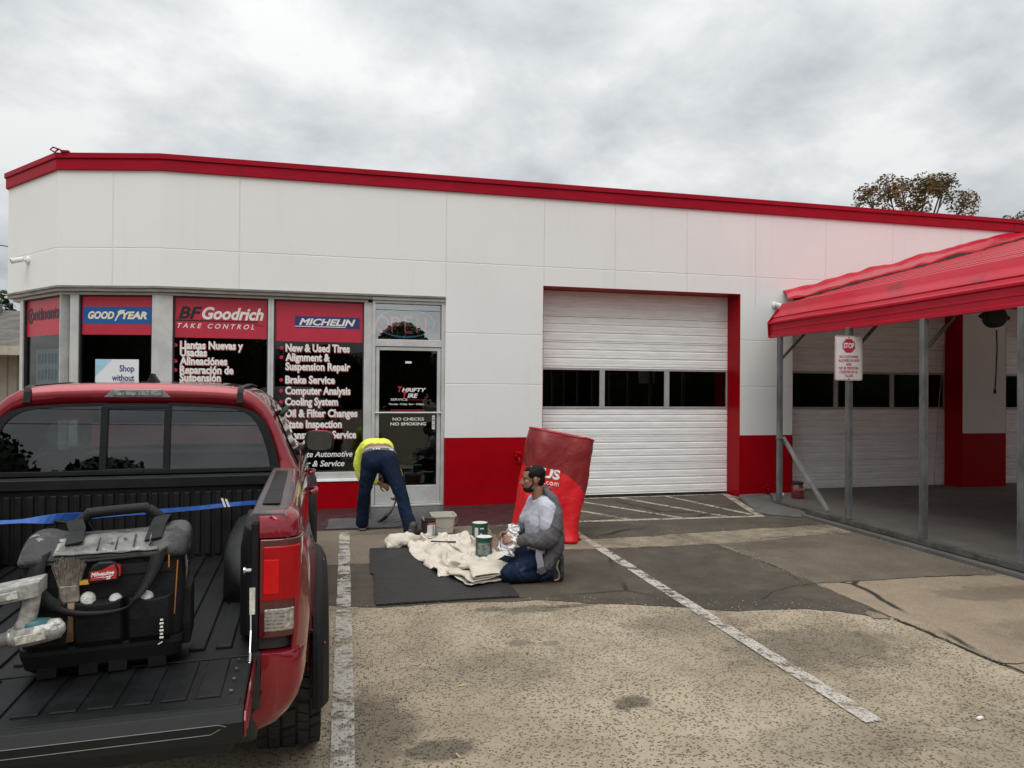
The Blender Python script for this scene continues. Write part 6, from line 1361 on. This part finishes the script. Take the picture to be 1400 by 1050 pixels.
for kk, nm, mm in ((0, 'belt', mat('grey_belt', (.075, .072, .075), .55, var=.2)), (1, 'waistband', mat('pale_grey_waistband', (.34, .35, .38), .7))):
    b = MB(); c_ = Vector((.394, 8.532+kk*.030, .890+kk*.022)); n_ = Vector((0, .8, .6)); a = Vector((1, 0, 0)); b_ = n_.cross(a).normalized()
    hx, hy = .202-kk*.012, .120-kk*.008
    b.loft([[c_+n_*dz+a*supr(2*math.pi*i/40, 2.6)[0]*(hx+e_)+b_*supr(2*math.pi*i/40, 2.6)[1]*(hy+e_) for i in range(40)] for dz, e_ in ((-.020, -.012), (-.020, 0), (.020, 0), (.020, -.012))], caps=False)
    o = b.build(nm, mm, t, smooth=False, bevel=.003)
    if kk == 0:
        q = MB()
        for an in (-110, -100, -92, -55, -48): p = c_+a*supr(R(an), 2.6)[0]*(hx+.002)+b_*supr(R(an), 2.6)[1]*(hy+.002); q.obox(p, (.010, 0, 0), n_*.007, b_*.002)
        q.build('buckle_print', V_WHITE, o)
b = MB()
for x in (-.08, 0, .08): b.chain(((.385+x, 8.735, .965), .116), ((.375+x, 8.80, .968), .122), ((.362+x*1.2, 8.92, .935), .118))
b.cone((.36, 8.95, .91), .08, (.36, 9.0, .865), .070)
b.chain((LS, .080), ((.165, 8.955, .75), .070), (LE, .062), ((.31, 8.955, .560), .050), ((.385, 8.94, .528), .040)); b.chain((RS, .080), (RE, .064), ((.655, 8.94, .48), .048), ((.651, 8.965, .43), .040))
blob('shirt', b, M_HIVIS, t, .010, 14, amp=.012, sc=6)
b = MB(); b.ell(P_(0, -.020, .040), (.080, .098, .088), M_); blob('hair', b, M_HAIR, t, .008, 2)
M_SHOE = mat('brown_work_shoe', (.055, .045, .040), .6, var=.3); M_SOLE = mat('grey_shoe_sole', (.12, .115, .11), .7, var=.2)
for hl, to in (((.200, 8.545, .014), (.245, 8.80, .014)), ((.705, 8.01, .014), (.905, 8.125, .014))):
    b = MB(); shoe(b, Vector(hl)+Vector((0, 0, .012)), Vector(to)+Vector((0, 0, .012))); o = blob('shoe', b, M_SHOE, t, .008, 2); q = MB(); sole(q, hl, to); q.build('sole', M_SOLE, o, bevel=.006)
# his brush
bt = thing('deck_brush', 'long handled floor paint brush in the hand of the bending man', 'brush', (.50, 9.06, .015))
b = MB(); b.tube([(.652, 8.985, .42), (.630, 9.0, .30), (.60, 9.03, .20), (.565, 9.05, .135)], [.011, .013, .010, .013], 8); b.build('handle', mat('brush_handle_wood', (.33, .17, .07), .45, var=.3), bt, smooth=True)
b = MB(); b.obox((.545, 9.055, .120), (.030, .004, .022), (0, .02, 0), (-.012, 0, .014)); b.build('ferrule', M_STEEL, bt, bevel=.003)
b = MB(); q = random.Random(8)
for i in range(260):
    x, y = q.uniform(-1, 1), q.uniform(-1, 1); b.tube([(.53+x*.03, 9.055+y*.02, .115+x*.018), (.485+x*.05+q.gauss(0, .004), 9.06+y*.028, .06+x*.026), (.455+x*.06+q.gauss(0, .006), 9.065+y*.03, .022+max(0, x)*.03)], [.0035, .003, .001], 4, caps=False)
b.build('bristles', mat('paint_black_bristle', (.012, .012, .013), .35, var=.3), bt, normals=False)

# --- the man kneeling by the drop cloth, facing the cloth
t = thing('person', 'bearded man kneeling on the ground in a grey hooded jacket and paint flecked jeans', 'person', (1.66, 6.12, .012))
body = MB()
PV = Vector((1.735, 6.13, .235)); CHS = Vector((1.715, 6.13, .50)); NK = Vector((1.705, 6.13, .735))
for y in (-.08, .08): body.chain((PV+Vector((0, y, 0)), .105), (PV.lerp(CHS, .45)+Vector((.01, y*.85, 0)), .098), (CHS+Vector((0, y*1.1, .03)), .112), (CHS+Vector((.005, y*1.35, .15)), .080))
body.cone(NK-Vector((0, 0, .07)), .062, NK+Vector((-.022, 0, .065)), .057)
HC = Vector((1.640, 6.125, .895)); P_, M_ = head(body, HC, (-1, .13, -.10), (-.05, 0, 1), 1.03)
LS, RS = Vector((1.730, 5.950, .655)), Vector((1.712, 6.315, .655)); LE, RE = Vector((1.700, 5.875, .395)), Vector((1.600, 6.37, .395)); LW, RW = Vector((1.475, 5.975, .385)), Vector((1.450, 6.19, .400))
body.chain((LS, .060), (LE, .045), (LW, .031)); body.chain((RS, .060), (RE, .045), (RW, .031))
hand(body, LW, (-.95, .25, .06), (-.1, -.75, .6), (0, .3, 1), 1., .7); hand(body, RW, (-.92, -.28, .1), (-.1, .6, .7), (0, -.5, .8), 1., .8)
LH, RH = PV+Vector((-.01, -.09, -.02)), PV+Vector((-.01, .09, -.02)); LK, RK = Vector((1.395, 6.01, .085)), Vector((1.405, 6.29, .085)); LA, RA = Vector((1.775, 6.005, .085)), Vector((1.785, 6.26, .085))
for h_, k_, a_ in ((LH, LK, LA), (RH, RK, RA)): body.chain((h_, .095), (k_, .056), (a_, .040)); body.cone(a_, .04, a_+Vector((.075, 0, -.035)), .034)
blob('body', body, M_SKIN, t, .0058, 3)
M_DENIM2 = mat('paint_flecked_denim', (.008, .018, .042), .8, spec=.2, var=.4, vs=8, bump=.002, bs=300, speck=[((.05, .085, .14), 5, .58), ((.45, .47, .50), 26, .685)])
b = MB()
for h_, k_, a_ in ((LH, LK, LA), (RH, RK, RA)): b.chain((h_, .122), (h_.lerp(k_, .5)+Vector((0, 0, .01)), .104), (k_, .080), (k_.lerp(a_, .5), .082), (a_+Vector((-.02, 0, 0)), .066))
for y in (-.08, .08): b.chain((PV+Vector((0, y, -.01)), .125), (PV+Vector((.01, y, .08)), .112))
blob('jeans', b, M_DENIM2, t, .010, 4, amp=.013, sc=6)
M_TEE = mat('pale_grey_tee', (.47, .48, .55), .8, var=.08, vs=10, bump=.001, bs=300, speck=((.62, .62, .64), 20, .70))
b = MB()
for y in (-.08, 0, .08): b.chain((PV+Vector((-.015, y, .03)), .122), (PV.lerp(CHS, .45)+Vector((-.015, y*.9, 0)), .116), (CHS+Vector((-.010, y*1.1, .03)), .126), (CHS+Vector((.005, y*1.4, .165)), .090))
b.cone(NK-Vector((0, 0, .045)), .080, NK-Vector((0, 0, .02)), .066)
b.chain((LS, .078), (LS.lerp(LE, .55), .074)); b.chain((RS, .078), (RS.lerp(RE, .6), .074))
blob('shirt', b, M_TEE, t, .009, 20, amp=.011, sc=6)
M_JKT = mat('faded_grey_jacket', (.085, .083, .090), .8, var=.2, vs=7, bump=.002, bs=200, speck=[((.24, .24, .25), 24, .70), ((.12, .12, .125), 5, .60)])
b = MB()
for y in (-.10, 0, .10): b.chain((Vector((1.795, 6.13+y*1.05, .265)), .098), (Vector((1.800, 6.13+y, .38)), .104), (Vector((1.800, 6.13+y, .52)), .095), (Vector((1.79, 6.13+y*.7, .69)), .065))
b.chain((Vector((1.745, 6.065, .800)), .026), (Vector((1.785, 6.00, .735)), .042), (Vector((1.812, 5.945, .62)), .052), (Vector((1.800, 5.905, .48)), .058))       # collar slipping off the near shoulder
b.chain((Vector((1.745, 6.20, .800)), .026), (Vector((1.79, 6.27, .71)), .045), (Vector((1.79, 6.30, .55)), .06)); b.chain((Vector((1.745, 6.065, .800)), .026), (Vector((1.785, 6.13, .795)), .034), (Vector((1.745, 6.20, .800)), .026))
b.chain((Vector((1.79, 5.905, .50)), .070), (Vector((1.745, 5.875, .43)), .078), (LE, .072), (LE.lerp(LW, .55), .060), (LE.lerp(LW, .86), .052))
b.chain((Vector((1.755, 5.88, .46)), .082), (Vector((1.66, 5.885, .385)), .076)); b.chain((Vector((1.80, 5.90, .60)), .05), (Vector((1.775, 5.875, .50)), .07))
b.chain((RE+Vector((.06, 0, .08)), .075), (RE, .070), (RE.lerp(RW, .8), .050))
b.chain((Vector((1.715, 5.925, .165)), .050), (Vector((1.76, 5.92, .26)), .062), (Vector((1.80, 5.94, .38)), .07))
blob('jacket', b, M_JKT, t, .009, 10, amp=.020, sc=6)
b = MB(); ribbon(b, smooth_path([(1.640, 5.885, .33), (1.635, 5.885, .26), (1.650, 5.89, .19), (1.655, 5.90, .115)], 4), (.030, .0, .004), .006); b.build('hanging_sleeve_lining', mat('pale_lining', (.33, .33, .37), .8, var=.15), t, smooth=False, bevel=.003)
b = MB(); b.obox((1.665, 5.893, .135), (.034, .004, .012), (0, .010, 0), (-.012, 0, .030)); b.build('jacket_cuff', M_JKT, t, bevel=.008)
b = MB(); b.ell(P_(0, -.036, .046), (.0785, .086, .078), M_); b.ell(P_(0, -.060, -.005), (.066, .050, .064), M_); b.ell(P_(0, .018, .084), (.056, .040, .030), M_); b.ell(P_(0, .040, .082), (.044, .026, .018), M_)
for sx_ in (-1, 1): b.ell(P_(sx_*.058, -.004, .046), (.020, .052, .040), M_); b.ell(P_(sx_*.068, .004, .004), (.008, .012, .026), M_)
blob('hair', b, M_HAIR, t, .007, 2, amp=.004, sc=60)
b = MB(); b.ell(P_(0, .036, -.078), (.054, .062, .040), M_); b.cone(P_(-.066, .002, -.022), .006, P_(-.048, .045, -.075), .013); b.cone(P_(.066, .002, -.022), .006, P_(.048, .045, -.075), .013); b.cone(P_(-.022, .092, -.046), .007, P_(.022, .092, -.046), .007)
blob('beard', b, M_BEARD, t, .006, 2)
b = MB()
for sx_ in (-1, 1): b.ell(P_(sx_*.032, .079, .008), (.007, .006, .0042), M_, 10, 6)
b.build('eyes', mat('eye_dark', (.05, .035, .03), .2), t, smooth=True)
b = MB()
for sx_ in (-1, 1): b.cone(P_(sx_*.018, .087, .031), .0030, P_(sx_*.046, .073, .032), .0026, 6)
b.build('eyebrows', M_HAIR, t, smooth=True)
M_BOOT = mat('olive_black_trainer', (.026, .025, .022), .65, var=.4, vs=20, speck=((.14, .13, .11), 22, .68)); M_BSOLE = mat('pale_trainer_sole', (.23, .21, .17), .7, var=.3, vs=20)
for a_ in (LA, RA):
    to = a_+Vector((.108, -.01, -.074)); hl = a_+Vector((.112, .0, .150)); up_ = Vector((-1, 0, .05)).normalized()
    b = MB(); b.cone(a_+Vector((.04, 0, .105)), .050, a_+Vector((.025, 0, .01)), .058); b.cone(a_+Vector((.02, 0, .01)), .055, a_+Vector((.050, -.01, -.040)), .046); b.cone(a_+Vector((.0, 0, .04)), .058, a_+Vector((-.05, 0, .015)), .055)
    o = blob('shoe', b, M_BOOT, t, .008, 2); q = MB(); sole(q, hl, to, .034, up_); q.build('sole', M_BOOT, o, bevel=.006)
    q = MB(); q.tube(smooth_path([a_+Vector((.060, -.046, .115)), a_+Vector((.038, -.058, .06)), a_+Vector((.060, -.058, .0)), a_+Vector((.058, -.052, -.05)), a_+Vector((.02, -.05, -.062))], 4), .010, 6); q.build('sole_stripe', M_BSOLE, o, smooth=True)
# the white plastic bag in his hands
b = MB(); vs = []
for x, y, z in DRAPE:
    th = x/.47*math.pi; r_ = .030+.34*(z-.02)+.022*(1-y/.9); q_ = Vector((r_*math.cos(th)*.9, r_*math.sin(th)*1.35, y*.150)); q_.rotate(Matrix.Rotation(.35, 3, 'Y')); vs.append(Vector((1.425, 6.075, .375))+q_)
b.add(vs, [(j*(NX_+1)+i, j*(NX_+1)+i+1, (j+1)*(NX_+1)+i+1, (j+1)*(NX_+1)+i) for j in range(NY_) for i in range(NX_)])
for a in (0, 1): b.tube(smooth_path([(1.43+.02*a, 6.04, .45), (1.445+.01*a, 6.02, .50), (1.475+.01*a, 6.03, .495), (1.485, 6.05, .44)], 4), .007, 6, flat=.4)
o = b.build('plastic_bag', mat('white_thin_plastic', (.80, .78, .79), .6, var=.06, speck=((.72, .50, .54), 9, .64), spec=.25), None, smooth=True); tag(o, 'crumpled white plastic bag held in the kneeling man\'s hands', 'plastic bag')
